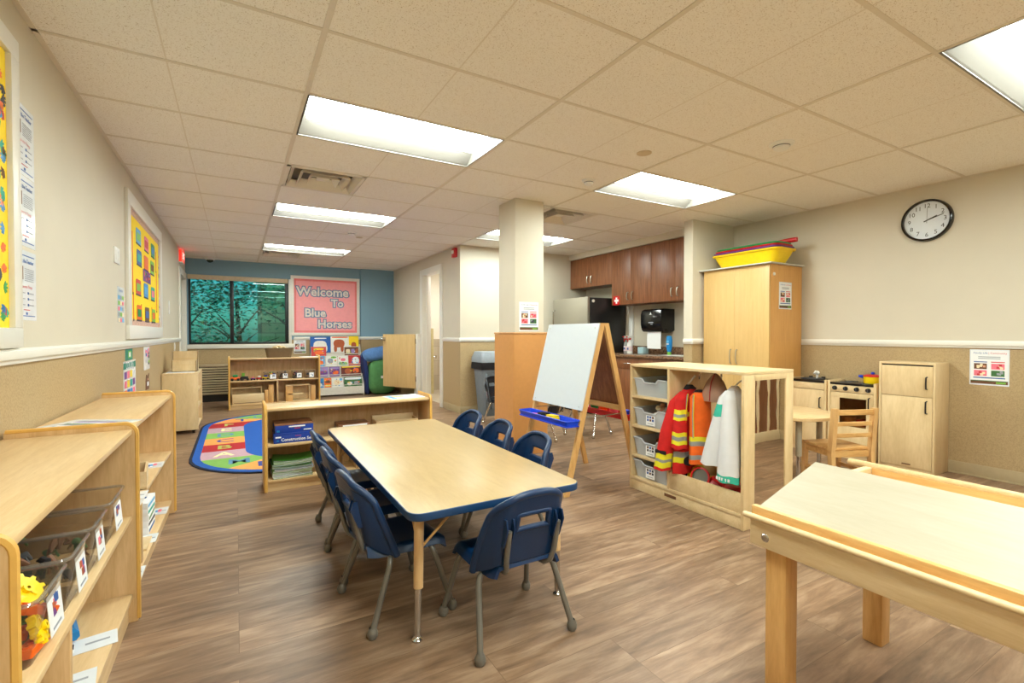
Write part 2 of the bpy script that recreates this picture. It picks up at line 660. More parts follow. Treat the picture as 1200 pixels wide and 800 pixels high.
# column
mb = MB(); mb.box((2.285, 3.905, 0), (2.61, 4.225, CEIL), paint, bev=.006)
struct(mb.build('column'))
t = thing('column_padding', 'tan padded cover wrapped around the foot of the square column', 'column padding', (2.445, 4.06, 0))
mb = MB()
pw = tan_pad = mat('tan_padding', (202, 144, 82), rough=.55, var=.03, bump=.1, bscale=60)
ox0, ox1, oy0, oy1 = -.195, .195, -.19, .2
def padring(g, z):
    return [(x, y, z) for x, y in rrect(ox0 - g, ox1 + g, oy0 - g, oy1 + g, .014, 4)]
mb.loft([padring(-.026, .002), padring(0, .002), padring(0, 1.155), padring(-.026, 1.155)], tan_pad, caps=False)
mb.build('padding', t)
mb = MB()
mb.loft([padring(-.024, 1.156), padring(.004, 1.156), padring(.006, 1.162), padring(.002, 1.17), padring(-.024, 1.17)], tan_pad, caps=False)
mb.build('top_welt', t)

# chair rails
def rail(name, a, b, n):
    """n = outward normal; rail from a to b (xy)"""
    mb = MB()
    for z0, z1, d in ((RAILZ0, RAILZ1, .012), (RAILZ0 + .018, RAILZ1 - .008, .022)):
        mb.box((min(a[0], b[0], a[0] + n[0] * d, b[0] + n[0] * d), min(a[1], b[1], a[1] + n[1] * d, b[1] + n[1] * d), z0),
               (max(a[0], b[0], a[0] + n[0] * d, b[0] + n[0] * d), max(a[1], b[1], a[1] + n[1] * d, b[1] + n[1] * d), z1), white_trim, bev=.004)
    return struct(mb.build(name))
rail('trim_1', (WLX, BACKY), (WLX, 8.70), (1, 0))
rail('trim_2', (WRX, BACKY), (WRX, 3.65), (-1, 0))
rail('trim_3', (.93, FARY), (2.14, FARY), (0, -1))
rail('trim_4', (2.12, FARY - .05), (BX, FARY - .05), (0, -1))
rail('trim_5', (BX, 6.33), (BX, 7.0), (-1, 0))
rail('trim_6', (BX - .02, 6.35), (4.36, 6.35), (0, -1))
rail('trim_7', (4.43, 3.65), (WRX, 3.65), (0, -1))
rail('trim_8', (4.45, 3.63), (4.45, 3.765), (-1, 0))
rail('trim_9', (BX, 8.06), (BX, FARY - .05), (-1, 0))

def baseb(name, a, b, n, m=base_vinyl):
    d = .008
    mb = MB()
    mb.box((min(a[0], b[0], a[0] + n[0] * d), min(a[1], b[1], a[1] + n[1] * d), 0), (max(a[0], b[0], a[0] + n[0] * d), max(a[1], b[1], a[1] + n[1] * d), .10), m, bev=.003)
    mb.box((min(a[0], b[0], a[0] + n[0] * d * 1.8), min(a[1], b[1], a[1] + n[1] * d * 1.8), 0), (max(a[0], b[0], a[0] + n[0] * d * 1.8), max(a[1], b[1], a[1] + n[1] * d * 1.8), .012), m, bev=.003)
    struct(mb.build(name))
baseb('baseboard_left', (WLX, BACKY), (WLX, 8.7), (1, 0))
baseb('baseboard_right', (WRX, BACKY), (WRX, 3.65), (-1, 0))
baseb('baseboard_far', (WLX, FARY), (2.14, FARY), (0, -1))
baseb('baseboard_far_right', (2.14, FARY - .05), (BX, FARY - .05), (0, -1))
baseb('baseboard_bathroom', (BX, 6.335), (BX, 7.0), (-1, 0))
baseb('baseboard_alcove', (BX - .008, 6.35), (4.3, 6.35), (0, -1))
baseb('baseboard_return', (4.45, 3.65), (WRX, 3.65), (0, -1))

# ceiling: tiles with real openings for the troffers and vents, grid bars below them
GX = [-.885 + 1.2205 * k for k in range(0, 6)]     # -.885 .3355 1.556 2.7765 3.997 5.2175
GY = [.332 + .61 * k for k in range(-5, 16)]
LIGHTS = [(1, 2.772), (1, 5.212), (1, 7.652), (3, 2.772), (3, 5.212), (3, .332), (1, .332), (3, -1.498), (1, -1.498)]  # the last three are out of view, added to balance the light
VENTS = [(1, 3.992), (3, 3.992), (1, 8.262)]
xs = sorted(set([WLX - .1] + [x for x in GX if WLX < x < WRX] + [GX[1] + .61, GX[3] + .61] + [WRX + .1]))
ys = sorted(set([BACKY - .1] + [y for y in GY if BACKY < y < FARY] + [FARY + .1]))
def is_hole(xm, ym):
    for i, y in LIGHTS:
        if GX[i] < xm < GX[i + 1] and y < ym < y + .61:
            return True
    for i, y in VENTS:
        if GX[i] < xm < GX[i] + .61 and y < ym < y + .61:
            return True
    return False
mb = MB()
for i in range(len(xs) - 1):
    for j in range(len(ys) - 1):
        if not is_hole((xs[i] + xs[i + 1]) / 2, (ys[j] + ys[j + 1]) / 2):
            mb.box((xs[i], ys[j], CEIL), (xs[i + 1], ys[j + 1], CEIL + .02), tile_mat)
struct(mb.build('ceiling', smooth=False))
mb = MB()
for x in GX[1:5]:
    mb.box((x - .012, BACKY, CEIL - .004), (x + .012, FARY, CEIL + .03), tbar)
for y in GY:
    if BACKY < y < FARY:
        mb.box((WLX, y - .010, CEIL - .003), (WRX, y + .010, CEIL + .03), tbar)
for x0, x1, y0, y1 in ((WLX, WLX + .022, BACKY, FARY), (WRX - .022, WRX, BACKY, 3.65), (WLX, BX, FARY - .022, FARY), (BX - .022, BX, 6.35, FARY), (BX, 4.74, 6.328, 6.35)):
    mb.box((x0, y0, CEIL - .003), (x1, y1, CEIL + .02), tbar)
struct(mb.build('trim_ceiling_grid', smooth=False))
mb = MB()   # shallow score lines half way along each long tile
for k in range(1, 5):
    x = GX[k] - .61
    for y in GY[:-1]:
        if y > BACKY and not is_hole(x - .03, y + .3) and not is_hole(x + .03, y + .3):
            mb.box((x - .0035, y + .01, CEIL - .0006), (x + .0035, y + .6, CEIL + .01), tbar_dark)
struct(mb.build('trim_tile_score', smooth=False))

# troffers
lamp_white = mat('troffer_white', (124, 120, 114), rough=.4, var=.01)
LAMP = emis('lamp_lens', (240, 250, 242), 46.0)
LABL = {(1, 2.772): 'largest lit ceiling troffer above the blue edged table, nearest along the left tile row',
        (1, 5.212): 'lit ceiling troffer in the left row, just beyond the square vent',
        (1, 7.652): 'farthest lit ceiling troffer in the left row, close to the blue wall',
        (3, 2.772): 'lit ceiling troffer to the right of the column, in front of it',
        (3, 5.212): 'lit ceiling troffer partly hidden behind the square column',
        (3, .332): 'lit ceiling troffer cut off by the top right corner of the photo',
        (1, .332): 'unseen lit ceiling troffer added overhead, left row',
        (3, -1.498): 'unseen lit ceiling troffer added behind the camera, right row',
        (1, -1.498): 'unseen lit ceiling troffer added behind the camera, left row'}
for (i, y) in LIGHTS:
    t = thing('ceiling_light', LABL[(i, y)], 'ceiling light', (GX[i] + .610, y + .305, CEIL), 0, 'ceiling troffers')
    L2, W2 = .596, .291
    mb = MB()      # sloping reflector pan with a flat rim
    prof = [(-W2, .0), (-W2 + .012, .006), (-.15, .10), (.15, .10), (W2 - .012, .006), (W2, .0)]
    for (y0, z0), (y1, z1) in zip(prof, prof[1:]):
        mb.face([(-L2, y0, z0), (L2, y0, z0), (L2, y1, z1), (-L2, y1, z1)], lamp_white)
    for sx in (-1, 1):
        mb.face([(sx * L2, yy, zz) for yy, zz in prof], lamp_white)
        mb.face([(sx * L2, yy, zz) for yy, zz in ((-W2, 0), (-W2 - .006, -.003), (W2 + .006, -.003), (W2, 0))], lamp_white)
    mb.build('reflector', t, smooth=False)
    mb = MB()
    for a, b in (((-.603, -.298, -.004), (.603, -.288, .004)), ((-.603, .288, -.004), (.603, .298, .004)), ((-.603, -.298, -.004), (-.593, .298, .004)), ((.593, -.298, -.004), (.603, .298, .004))):
        mb.box(a, b, lamp_white)
    mb.build('frame', t, smooth=False)
    mb = MB()      # rounded glowing lens
    ring = lambda x: [(x, .135 * math.cos(a), .074 - .062 * math.sin(a)) for a in [PI * k / 12 for k in range(13)]]
    mb.loft([ring(-.56), ring(.56)], LAMP)
    mb.build('lens', t)

# vents: nested square louvres
vent_metal = mat('vent_metal', (226, 218, 202), rough=.45, var=.02)
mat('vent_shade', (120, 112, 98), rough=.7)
VL = {(1, 3.992): 'square white ceiling air vent behind the nearest left troffer', (3, 3.992): 'square white ceiling air vent right of the column', (1, 8.262): 'square white ceiling air vent beyond the farthest troffer'}
for (i, y) in VENTS:
    t = thing('air_vent', VL[(i, y)], 'air vent', (GX[i] + .305, y + .305, CEIL), 0, 'ceiling air vents')
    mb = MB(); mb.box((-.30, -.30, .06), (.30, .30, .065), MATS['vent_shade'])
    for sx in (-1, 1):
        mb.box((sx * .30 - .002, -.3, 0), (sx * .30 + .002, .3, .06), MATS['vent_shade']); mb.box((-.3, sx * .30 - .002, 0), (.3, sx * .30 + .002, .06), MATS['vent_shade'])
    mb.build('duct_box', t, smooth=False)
    mb = MB()
    for h in (.298,):
        for a, b in (((-h, -h, -.005), (h, -h + .03, .003)), ((-h, h - .03, -.005), (h, h, .003)), ((-h, -h, -.005), (-h + .03, h, .003)), ((h - .03, -h, -.005), (h, h, .003))):
            mb.box(a, b, vent_metal)
    mb.build('frame', t, smooth=False)
    for h, z in ((.262, -.004), (.190, -.006), (.118, -.008)):
        mb = MB()
        # a sloping square collar
        o_, n_ = h, h - .036
        for k in range(4):
            rot = Matrix.Rotation(k * PI / 2, 4, 'Z')
            mb.face([(-o_, -o_, z + .002), (o_, -o_, z + .002), (n_, -n_, z + .05), (-n_, -n_, z + .05)], vent_metal, rot)
            mb.face([(-o_, -o_, z - .004), (o_, -o_, z - .004), (n_, -n_, z + .044), (-n_, -n_, z + .044)], vent_metal, rot)
            mb.face([(-o_, -o_, z - .004), (o_, -o_, z - .004), (o_, -o_, z + .002), (-o_, -o_, z + .002)], vent_metal, rot)
        if h < .12:
            mb.box((-.05, -.05, z + .02), (.05, .05, z + .026), vent_metal)
        mb.build('louvre', t, smooth=False)

# window
t = thing('window_1', None, None, (0, 0, 0)); struct(t)
dark_frame = mat('dark_window_frame', (24, 30, 34), rough=.4)
mb = MB()
for x0, x1, z0, z1 in ((WX0, WX1, WZ0, WZ0 + .035), (WX0, WX1, WZ1 - .03, WZ1), (WX0, WX0 + .03, WZ0, WZ1), (WX1 - .055, WX1 - .004, WZ0, WZ1), (-.095, -.035, WZ0, WZ1)):
    mb.box((x0, FARY + .03, z0), (x1, FARY + .09, z1), dark_frame, bev=.004)
struct(mb.build('window_frame', t))
glass = clear('window_glass', (128, 204, 207), gloss=.06, rough=.0)
for x0, x1 in ((WX0 + .03, -.095), (-.035, WX1 - .055)):
    mb = MB(); mb.box((x0, FARY + .055, WZ0 + .035), (x1, FARY + .061, WZ1 - .03), glass)
    struct(mb.build('glass', t, smooth=False))
mb = MB(); mb.box((WX0 - .02, FARY - .035, .90), (WX1 + .10, FARY + .03, .972), white_trim, bev=.005)
struct(mb.build('sill', t))
mb = MB(); mb.box((WX1, FARY - .012, .972), (WX1 + .05, FARY + .02, 2.165), white_trim, bev=.003)
struct(mb.build('side_casing', t))
mb = MB(); mb.box((WX0 - .01, FARY - .03, 2.085), (WX1 - .01, FARY + .02, 2.165), mat('shade_valance', (206, 188, 158), rough=.6), bev=.008)
struct(mb.build('shade_valance', t))

# door in the left wall, seen edge-on
t = thing('door_1', None, None); struct(t)
mb = MB()
for y0, y1, z0, z1 in ((DLY0 - .09, DLY0 + .012, .001, DLZ + .09), (DLY1 - .012, DLY1 + .085, .001, DLZ + .09), (DLY0 + .012, DLY1 - .012, DLZ - .012, DLZ + .09)):
    mb.box((WLX - .10, y0, z0), (WLX + .02, y1, z1), white_trim, bev=.004)
struct(mb.build('door_frame', t))
mb = MB(); mb.box((WLX - .09, DLY0 + .013, .01), (WLX - .045, DLY1 - .013, DLZ - .014), mat('door_white', (214, 210, 198), rough=.45))
struct(mb.build('door_leaf', t))
mb = MB(); mb.cyl((WLX - .045, DLY0 + .08, 1.0), (WLX + .0, DLY0 + .08, 1.0), .012, chrome); mb.cyl((WLX - .005, DLY0 + .08, 1.0), (WLX - .005, DLY0 + .2, 1.0), .009, chrome)
struct(mb.build('door_handle', t))

# bathroom doorway trim
t = thing('door_2', None, None); struct(t)
mb = MB()
for y0, y1, z0, z1 in ((BDY0 - .085, BDY0 + .012, .001, BDZ + .085), (BDY1 - .012, BDY1 + .11, .001, BDZ + .085), (BDY0 + .012, BDY1 - .012, BDZ - .012, BDZ + .085)):
    mb.box((BX - .02, y0, z0), (BX + WT + .02, y1, z1), white_trim, bev=.004)
mb.box((BX + .05, BDY1 - .030, .001), (BX + .09, BDY1 - .012, BDZ - .012), white_trim)
struct(mb.build('door_frame', t))
# half door gate by the bathroom
t = thing('half_door', 'pale wooden half-height door swung open by the bathroom doorway', 'half door', (2.71, 8.08, 0), math.atan2(.69, -.37))
mb = MB(); mb.box((.0, -.02, .2), (.78, .02, 1.15), wood('half_door_laminate', (206, 172, 116), (218, 186, 130), (10, 10, 1.2)), bev=.003); mb.build('door_leaf', t)
mb = MB(); mb.cyl((.73, .02, 1.06), (.73, .07, 1.06), .022, chrome); mb.ball((.73, .08, 1.06), .03, chrome); mb.box((.715, -.03, 1.03), (.79, .035, 1.09), chrome, bev=.006); mb.build('latch', t)
mb = MB()
for z in (.32, .98):
    mb.cyl((-.012, 0, z), (-.012, 0, z + .09), .012, chrome)
mb.build('hinge', t)
tag((lambda mb: (mb.box((2.715, 7.97, 0), (2.775, 8.17, 1.152), white_trim, bev=.004), mb)[1])(MB()).build('gate_post'), 'white half-height gate post against the bathroom door frame', 'gate post')
# inside the bathroom
t = thing('toilet_partition', 'pale yellow low partition panel inside the bathroom', 'partition', (2.95, 7.98, 0))
mb = MB(); mb.box((0, 0, .1), (.06, .8, 1.25), mat('cream_partition', (214, 200, 148), rough=.5), bev=.003); mb.build('panel', t)
mb = MB(); mb.cyl((.03, .1, .004), (.03, .1, .1), .015, chrome); mb.cyl((.03, .7, .004), (.03, .7, .1), .015, chrome); mb.build('foot', t)
mb = MB(); mb.cyl((.09, -.02, .72), (.09, -.02, .78), .014, chrome); mb.cyl((.05, -.02, .75), (.09, -.02, .75), .01, chrome); mb.build('latch', t)
# ------------------------------------------------------------------ kid chairs
CH_GROUP = 'navy chairs around the activity table'
def make_chair(name, label, rz=0, seatm=None, tubem=None):
    sm, tm = seatm or navy, tubem or grey_tube
    t = thing(name, label, 'chair', (0, 0, 0), rz, CH_GROUP)
    # seat: dished sheet with turned-down sides and a waterfall front (front = +y)
    def seat_fn(u, v):
        x = (u - .5) * 2
        y = (v - .5) * 2
        w = .165 + .012 * (1 - abs(y)) + .012 * y
        d = .006 * (1 - x * x) * (1 - y * y)
        z = .312 - d * 1.6
        e = max(0, abs(x) - .80) / .20
        z -= .038 * e ** 1.6
        if y > .75:
            z -= .022 * ((y - .75) / .25) ** 2
        if y < -.8:
            z += .01 * ((-y - .8) / .2)
        xx = x * w if abs(x) < .8 else math.copysign(w * (.8 + (abs(x) - .8) * .62), x)
        return (xx, -.005 + y * .165, z)
    mb = MB(); mb.grid(seat_fn, 20, 16, sm, .013); mb.build('seat', t, angle=50)
    # backrest: rounded shell with forward wings and a hand hole
    NU, NV = 26, 22
    def back_fn(u, v):
        x = (u - .5) * 2
        zt = .586 - .070 * abs(x) ** 2.8 - .018 * max(0, abs(x) - .9) / .1
        zb = .325 - .045 * max(0, abs(x) - .66) / .34
        z = zb + (zt - zb) * v
        w = .186 + .004 * math.sin(PI * v) - .030 * v ** 1.5
        y = -.152 - .075 * (z - .30) / .30 + .018 * v * v * v * 0
        wing = max(0, abs(x) - .62) / .38
        y += .068 * wing ** 1.6 * (1.0 - .40 * v)
        y -= .014 * (1 - x * x)
        return (x * w * (1 - .05 * wing), y, z)
    def hole(i, j):
        return 8 <= i < 18 and 11 <= j < 16
    mb = MB(); mb.grid(back_fn, NU, NV, sm, .016, hole)
    # rim roll along the arch and around the hand hole
    P = lambda i, j: Vector(back_fn(i / NU, j / NV)) + Vector((0, .006, 0))
    rim = [P(0, j) for j in range(0, NV + 1)] + [P(i, NV) for i in range(1, NU + 1)] + [P(NU, j) for j in range(NV - 1, -1, -1)]
    mb.tube([p + Vector((0, .006, 0)) for p in rim], .0145, sm, 8)
    hr = [P(i, 11) for i in range(8, 19)] + [P(18, j) for j in range(12, 17)] + [P(i, 16) for i in range(17, 7, -1)] + [P(8, j) for j in range(15, 10, -1)]
    mb.tube(hr, .011, sm, 8)
    # two raised channels at the back that take the tubes
    for s in (-1, 1):
        for dx in (-.014, .014):
            mb.loft([[(s * .104 + dx - .0025, -.200, .40), (s * .104 + dx + .0025, -.200, .40), (s * .104 + dx + .0025, -.176, .40), (s * .104 + dx - .0025, -.176, .40)], [(s * .104 + dx - .0025, -.230, .472), (s * .104 + dx + .0025, -.230, .472), (s * .104 + dx + .0025, -.194, .472), (s * .104 + dx - .0025, -.194, .472)], [(s * .104 + dx - .0025, -.220, .505), (s * .104 + dx + .0025, -.220, .505), (s * .104 + dx + .0025, -.202, .505), (s * .104 + dx - .0025, -.202, .505)]], sm)
    mb.build('backrest', t, angle=50)
    # the two tubes that carry the backrest
    for s in (-1, 1):
        mb = MB()
        mb.tube([(s * .085, .06, .281), (s * .085, -.10, .281), (s * .085, -.15, .287), (s * .095, -.176, .305), (s * .103, -.190, .35), (s * .104, -.214, .462)], .0105, tm, 10)
        mb.build('back_tube', t)
    mb = MB(); mb.tube([(-.15, -.08, .277), (.15, -.08, .277)], .0105, tm); mb.tube([(-.15, .09, .277), (.15, .09, .277)], .0105, tm); mb.build('cross_bar', t)
    for sy, yt, yf in ((1, .09, .165), (-1, -.08, -.172)):
        for s in (-1, 1):
            pts = [(s * .10, yt, .277), (s * .138, yt, .276), (s * .156, yt + sy * .006, .262), (s * .166, yt + sy * .014, .235), (s * .198, yf, .03)]
            mb = MB(); mb.tube(pts, .0115, tm, 12); leg = mb.build('leg', t)
            mb = MB(); mb.lathe([(0, 0), (.015, .001), (.0200, .011), (.0200, .024), (.015, .036), (.012, .042)], tm, 14, (s * .199, yf + sy * .002, 0)); mb.build('foot_cap', leg)
    return t

CHAIRS = [
    (.928, 1.66, 0, 'navy plastic child chair at the near end of the table, its slotted back towards us'),
    (.592, 2.035, -PI / 2 + .10, 'navy plastic child chair on the left table side, nearest the front leg'),
    (.59, 2.48, -PI / 2 + .02, 'navy plastic child chair on the left table side, middle of three'),
    (.60, 2.93, -PI / 2 - .02, 'navy plastic child chair on the left table side, farthest, next to the low divider shelf'),
    (1.275, 2.27, PI / 2, 'navy plastic child chair on the right table side, nearest, in front of the easel leg'),
    (1.285, 2.715, PI / 2, 'navy plastic child chair on the right table side, middle one of three'),
    (1.29, 3.16, PI / 2 + .05, 'navy plastic child chair on the right table side, farthest, by the column padding'),
]
ch0 = make_chair('child_chair', CHAIRS[0][3])
ch0.location = (CHAIRS[0][0], CHAIRS[0][1], 0)
for x, y, rz, lab in CHAIRS[1:]:
    dup(ch0, (x, y, 0), rz, lab, CH_GROUP)

# ------------------------------------------------------------------ activity table
t = thing('activity_table', 'rectangular maple-top activity table with navy edge on adjustable legs', 'table', (.905, 2.52, 0))
mb = MB(); mb.prism(rrect(-.38, .38, -.90, .90, .055, 7), .487, .517, navy_edge, bev=.004, top=laminate); mb.build('tabletop', t)
for sx in (-1, 1):
    for sy in (-1, 1):
        x, y = sx * .312, sy * .79
        mb = MB(); mb.cyl((x, y, .488), (x + sx * .006, y + sy * .004, .20), .0185, MATS['pale_maple_upright'], r2=.0185); leg = mb.build('leg', t)
        tag(leg, 'tan painted upper leg with chrome insert', None)
        mb = MB(); mb.cyl((x + sx * .006, y + sy * .004, .215), (x + sx * .011, y + sy * .006, .02), .0135, chrome); mb.build('leg_insert', leg)
        mb = MB(); mb.lathe([(0, 0), (.02, 0), (.021, .008), (.012, .016), (.008, .024)], chrome, 14, (x + sx * .011, y + sy * .006, 0)); mb.build('glide', leg)
        mb = MB()
        mb.tube([(x, y, .34), (x - sx * .02, y - sy * .20, .486)], .0055, pine, 8)
        mb.tube([(x, y, .34), (x - sx * .18, y - sy * .02, .486)], .0055, pine, 8)
        mb.build('brace', leg)
mb = MB(); mb.box((-.30, -.78, .455), (.30, -.76, .487), navy_edge); mb.box((-.30, .76, .455), (.30, .78, .487), navy_edge)
mb.box((-.31, -.78, .455), (-.29, .78, .487), navy_edge); mb.box((.29, -.78, .455), (.31, .78, .487), navy_edge)
mb.build('apron', t)

# ------------------------------------------------------------------ open shelf units
def shelf_unit(name, label, loc, rz, L, d, h, mids, bottom, dividers=(), lower_dividers=(), cat='shelf', inner=None, edge=gold_edge):
    """front faces -y; x from 0 to L; the end panels rise above the top and carry a rounded edge band"""
    t = thing(name, label, cat, loc, rz)
    pt, im = .024, inner or maple
    for x0 in (0, L - pt):
        prof = [(0, 0), (d, 0), (d, h)] + [(.035 - .035 * math.sin(a), h - .035 + .035 * math.cos(a)) for a in [k * PI / 10 for k in range(6)]]
        mtx = Matrix(((0, 0, 1, x0), (1, 0, 0, 0), (0, 1, 0, 0), (0, 0, 0, 1)))
        mb = MB(); mb.prism([(max(p[0], .004) if p[0] < .03 and False else p[0], p[1]) for p in prof], 0.001, pt - .001, maple_v, mtx=mtx)
        sp = mb.build('side_panel', t)
        pts = [(x0 + pt / 2, .003, .01)] + [(x0 + pt / 2, .038 - .035 * math.sin(a), h - .038 + .035 * math.cos(a)) for a in [PI / 2 - k * PI / 12 for k in range(7)]] + [(x0 + pt / 2, d - .004, h - .003)]
        mb = MB(); mb.tube(pts, .0145, edge, 8, flat=.72); mb.build('edge_band', sp)
    zt = h - .022
    mb = MB(); mb.box((pt, .012, zt - .02), (L - pt, d - .006, zt), maple, bev=.003); mb.build('top', t)
    for z in mids:
        mb = MB(); mb.box((pt, .016, z - .02), (L - pt, d - .008, z), maple, bev=.003); mb.build('shelf', t)
    mb = MB(); mb.box((pt, .016, bottom - .02), (L - pt, d - .008, bottom), maple, bev=.003); mb.build('bottom_shelf', t)
    mb = MB(); mb.box((pt, .03, .0), (L - pt, .046, bottom - .02), maple); mb.build('kick_board', t)
    mb = MB(); mb.box((pt, d - .008, .01), (L - pt, d - .001, zt), maple_v); mb.build('back_panel', t)
    levels = [bottom] + sorted(mids) + [zt - .02 + .02]
    for x, lo, hi in dividers:
        mb = MB(); mb.box((x - .011, .022, lo), (x + .011, d - .008, hi), maple_v, bev=.002); mb.build('divider', t)
    return t

SHX = -.352
sA = shelf_unit('toy_shelf', 'long open wooden toy shelf nearest the camera by the left wall, holding clear bins', (SHX, 1.18, 0), PI / 2, 1.25, .38, .797, [.43], .115, dividers=[(.44, .115, .41)])
sB = shelf_unit('toy_shelf', 'open wooden toy shelf along the left wall, behind the nearest one, with puzzle boxes', (-.372, 2.446, 0), PI / 2 - .014, 1.33, .36, .787, [.405], .085, dividers=[(.35, .085, .385)])
sD = shelf_unit('divider_shelf', 'low freestanding wooden shelf behind the table holding blue boxes and magazines', (.166, 3.87, 0), 0, 1.28, .31, .632, [.345], .085, dividers=[(.66, .085, .325)])
sM = shelf_unit('block_shelf', 'wooden shelf under the window with toy cars, bins and a basket on top', (-.112, 8.35, 0), 0, 1.30, .33, .80, [.435], .075, dividers=[(.67, .075, .415)])

# ---------- rolling cabinet by the left wall, far end
t = thing('rolling_cabinet', 'plain wooden open cabinet on casters by the far left wall', 'cabinet', (-.735, 6.63, 0))
mb = MB()
W, D, H0, H1 = .345, .76, .042, .685
mb.box((0, 0, H0), (W, .02, H1), birch, bev=.003); mb.build('side_panel', t)
mb = MB(); mb.box((0, D - .02, H0), (W, D, H1), birch, bev=.003); mb.build('side_panel', t)
mb = MB(); mb.box((0, .02, H0), (.01, D - .02, H1), birch); mb.build('back_panel', t)
mb = MB(); mb.box((0, 0, H1), (W, D, H1 + .02), maple_y, bev=.003); mb.build('top', t)
for z in (.07, .29, .49):
    mb = MB(); mb.box((.01, .02, z - .02), (W - .01, D - .02, z), maple_y, bev=.002); mb.build('shelf', t)
for x in (.05, W - .05):
    for y in (.05, D - .05):
        mb = MB(); mb.cyl((x - .012, y, .020), (x + .012, y, .020), .020, black); mb.box((x - .016, y - .012, .025), (x + .016, y + .012, .05), dgrey); mb.build('caster', t)
t2 = tag((lambda mb: (mb.box((.0, 0, 0), (.27, .42, .004), paper), mb)[1])(MB()).build('paper_mat', loc=(-.70, 6.66, .7055)), 'white sheet lying on the rolling cabinet', 'paper')
for (x, y, w, d, h, lab) in ((-.655, 6.80, .24, .16, .13, 'shorter plain cardboard box on the rolling cabinet, in front'), (-.66, 6.98, .25, .12, .235, 'taller plain cardboard box on the rolling cabinet, behind')):
    t2 = thing('cardboard_box', lab, 'box', (x, y, .71), 0, 'cardboard boxes on the rolling cabinet')
    mb = MB()
    mb.box((0, 0, 0), (w, .006, h), birch); mb.box((0, d - .006, 0), (w, d, h), birch); mb.box((0, 0, 0), (.006, d, h), birch); mb.box((w - .006, 0, 0), (w, d, h), birch); mb.box((0, 0, 0), (w, d, .006), birch)
    mb.build('carton', t2)
    mb = MB(); mb.box((.0, -.0008, h * .62), (w, .0, h * .635), tan_cab); mb.build('fold_line', t2)

# ------------------------------------------------------------------ dress-up unit
t = thing('dress_up_unit', 'pale birch dress-up cabinet with costume bay, bin column and side mirror', 'cabinet', (2.56, 1.73, 0))
UW, UL, UH, th = .50, .935, .932, .02     # depth (x), length (y), height
mb = MB(); mb.box((0, 0, UH - th), (UW, UL, UH), birch_h, bev=.003); mb.build('top', t)
mb = MB(); mb.box((0, UL - th, 0), (UW, UL, UH - th), birch, bev=.003); mb.build('side_panel', t)
mb = MB()   # mirror side: a framed panel
fw0, fw1 = .095, .075
mb.box((0, 0, 0), (fw0 + .01, th, UH - th), birch, bev=.002); mb.box((UW - fw1 - .005, 0, 0), (UW, th, UH - th), birch, bev=.002)
mb.box((fw0, 0, UH - th - .035), (UW - fw1, th, UH - th), birch, bev=.002); mb.box((fw0, 0, 0), (UW - fw1, th, .075), birch, bev=.002)
sp = mb.build('mirror_frame', t)
mirror = mat('acrylic_mirror', (226, 218, 206), rough=.012, metal=1.0, var=0.0)
nt = mirror.node_tree
n_ = nt.nodes.new('ShaderNodeTexNoise'); n_.inputs['Scale'].default_value = 4.5
b_ = nt.nodes.new('ShaderNodeBump'); b_.inputs['Strength'].default_value = .022; b_.inputs['Distance'].default_value = .02
tc_ = nt.nodes.new('ShaderNodeTexCoord'); nt.links.new(tc_.outputs['Object'], n_.inputs['Vector'])
nt.links.new(n_.outputs['Fac'], b_.inputs['Height']); nt.links.new(b_.outputs[0], nt.nodes['Principled BSDF'].inputs['Normal'])
mb = MB(); mb.box((fw0, .006, .075), (UW - fw1, .012, UH - th - .035), mirror); mb.build('mirror', sp, smooth=False)
mb = MB(); mb.box((.01, .012, .075), (UW - .01, th + .002, UH - th - .01), birch); mb.build('inner_panel', t)
mb = MB(); mb.box((0, UL - .38, .09), (UW, UL - .36, UH - th), birch, bev=.002); dv = mb.build('divider', t)
mb = MB()
for zz in (.70, .52, .33):
    for yy in (UL - .382,):
        for xx in (.07, UW - .08):
            mb.cyl((xx, yy, zz), (xx, yy + .004, zz), .005, dgrey, 10)
mb.build('peg_hole', dv)
for z in (.70, .48, .26):
    mb = MB(); mb.box((.004, UL - .36, z - .018), (UW - .01, UL - th, z), birch_h, bev=.002); mb.build('shelf', t)
mb = MB(); mb.box((.0, th, .075), (UW - .01, UL - th, .095), birch_h, bev=.002); mb.build('bottom_shelf', t)
mb = MB(); mb.box((.006, th, 0), (.024, UL - th, .078), birch_h, bev=.002); kb = mb.build('kick_board', t)
mb = MB(); mb.box((.003, .50, .034), (.0065, .60, .054), brown, bev=.001); mb.build('badge', kb)
mb = MB(); mb.box((.004, th, .095), (.02, UL - .38, .215), birch_h, bev=.003); mb.build('front_lip', t)
mb = MB(); mb.box((UW - .012, UL - .37, .09), (UW, UL - th, UH - th), birch); mb.box((UW - .012, th, .09), (UW, UL - .38, .42), birch); mb.build('back_panel', t)
for yy in (.47, .30, .13):     # double hooks under the top
    mb = MB()
    mb.cyl((.20, yy, UH - th), (.20, yy, UH - th - .035), .006, chrome)
    for s in (-1, 1):
        mb.tube([(.20, yy, UH - th - .03), (.20 + s * .012, yy + s * .01, UH - th - .055), (.20 + s * .035, yy + s * .025, UH - th - .062), (.20 + s * .05, yy + s * .035, UH - th - .04)], .004, chrome, 8)
        mb.ball((.20 + s * .05, yy + s * .035, UH - th - .038), .007, chrome)
    mb.build('hook', t)

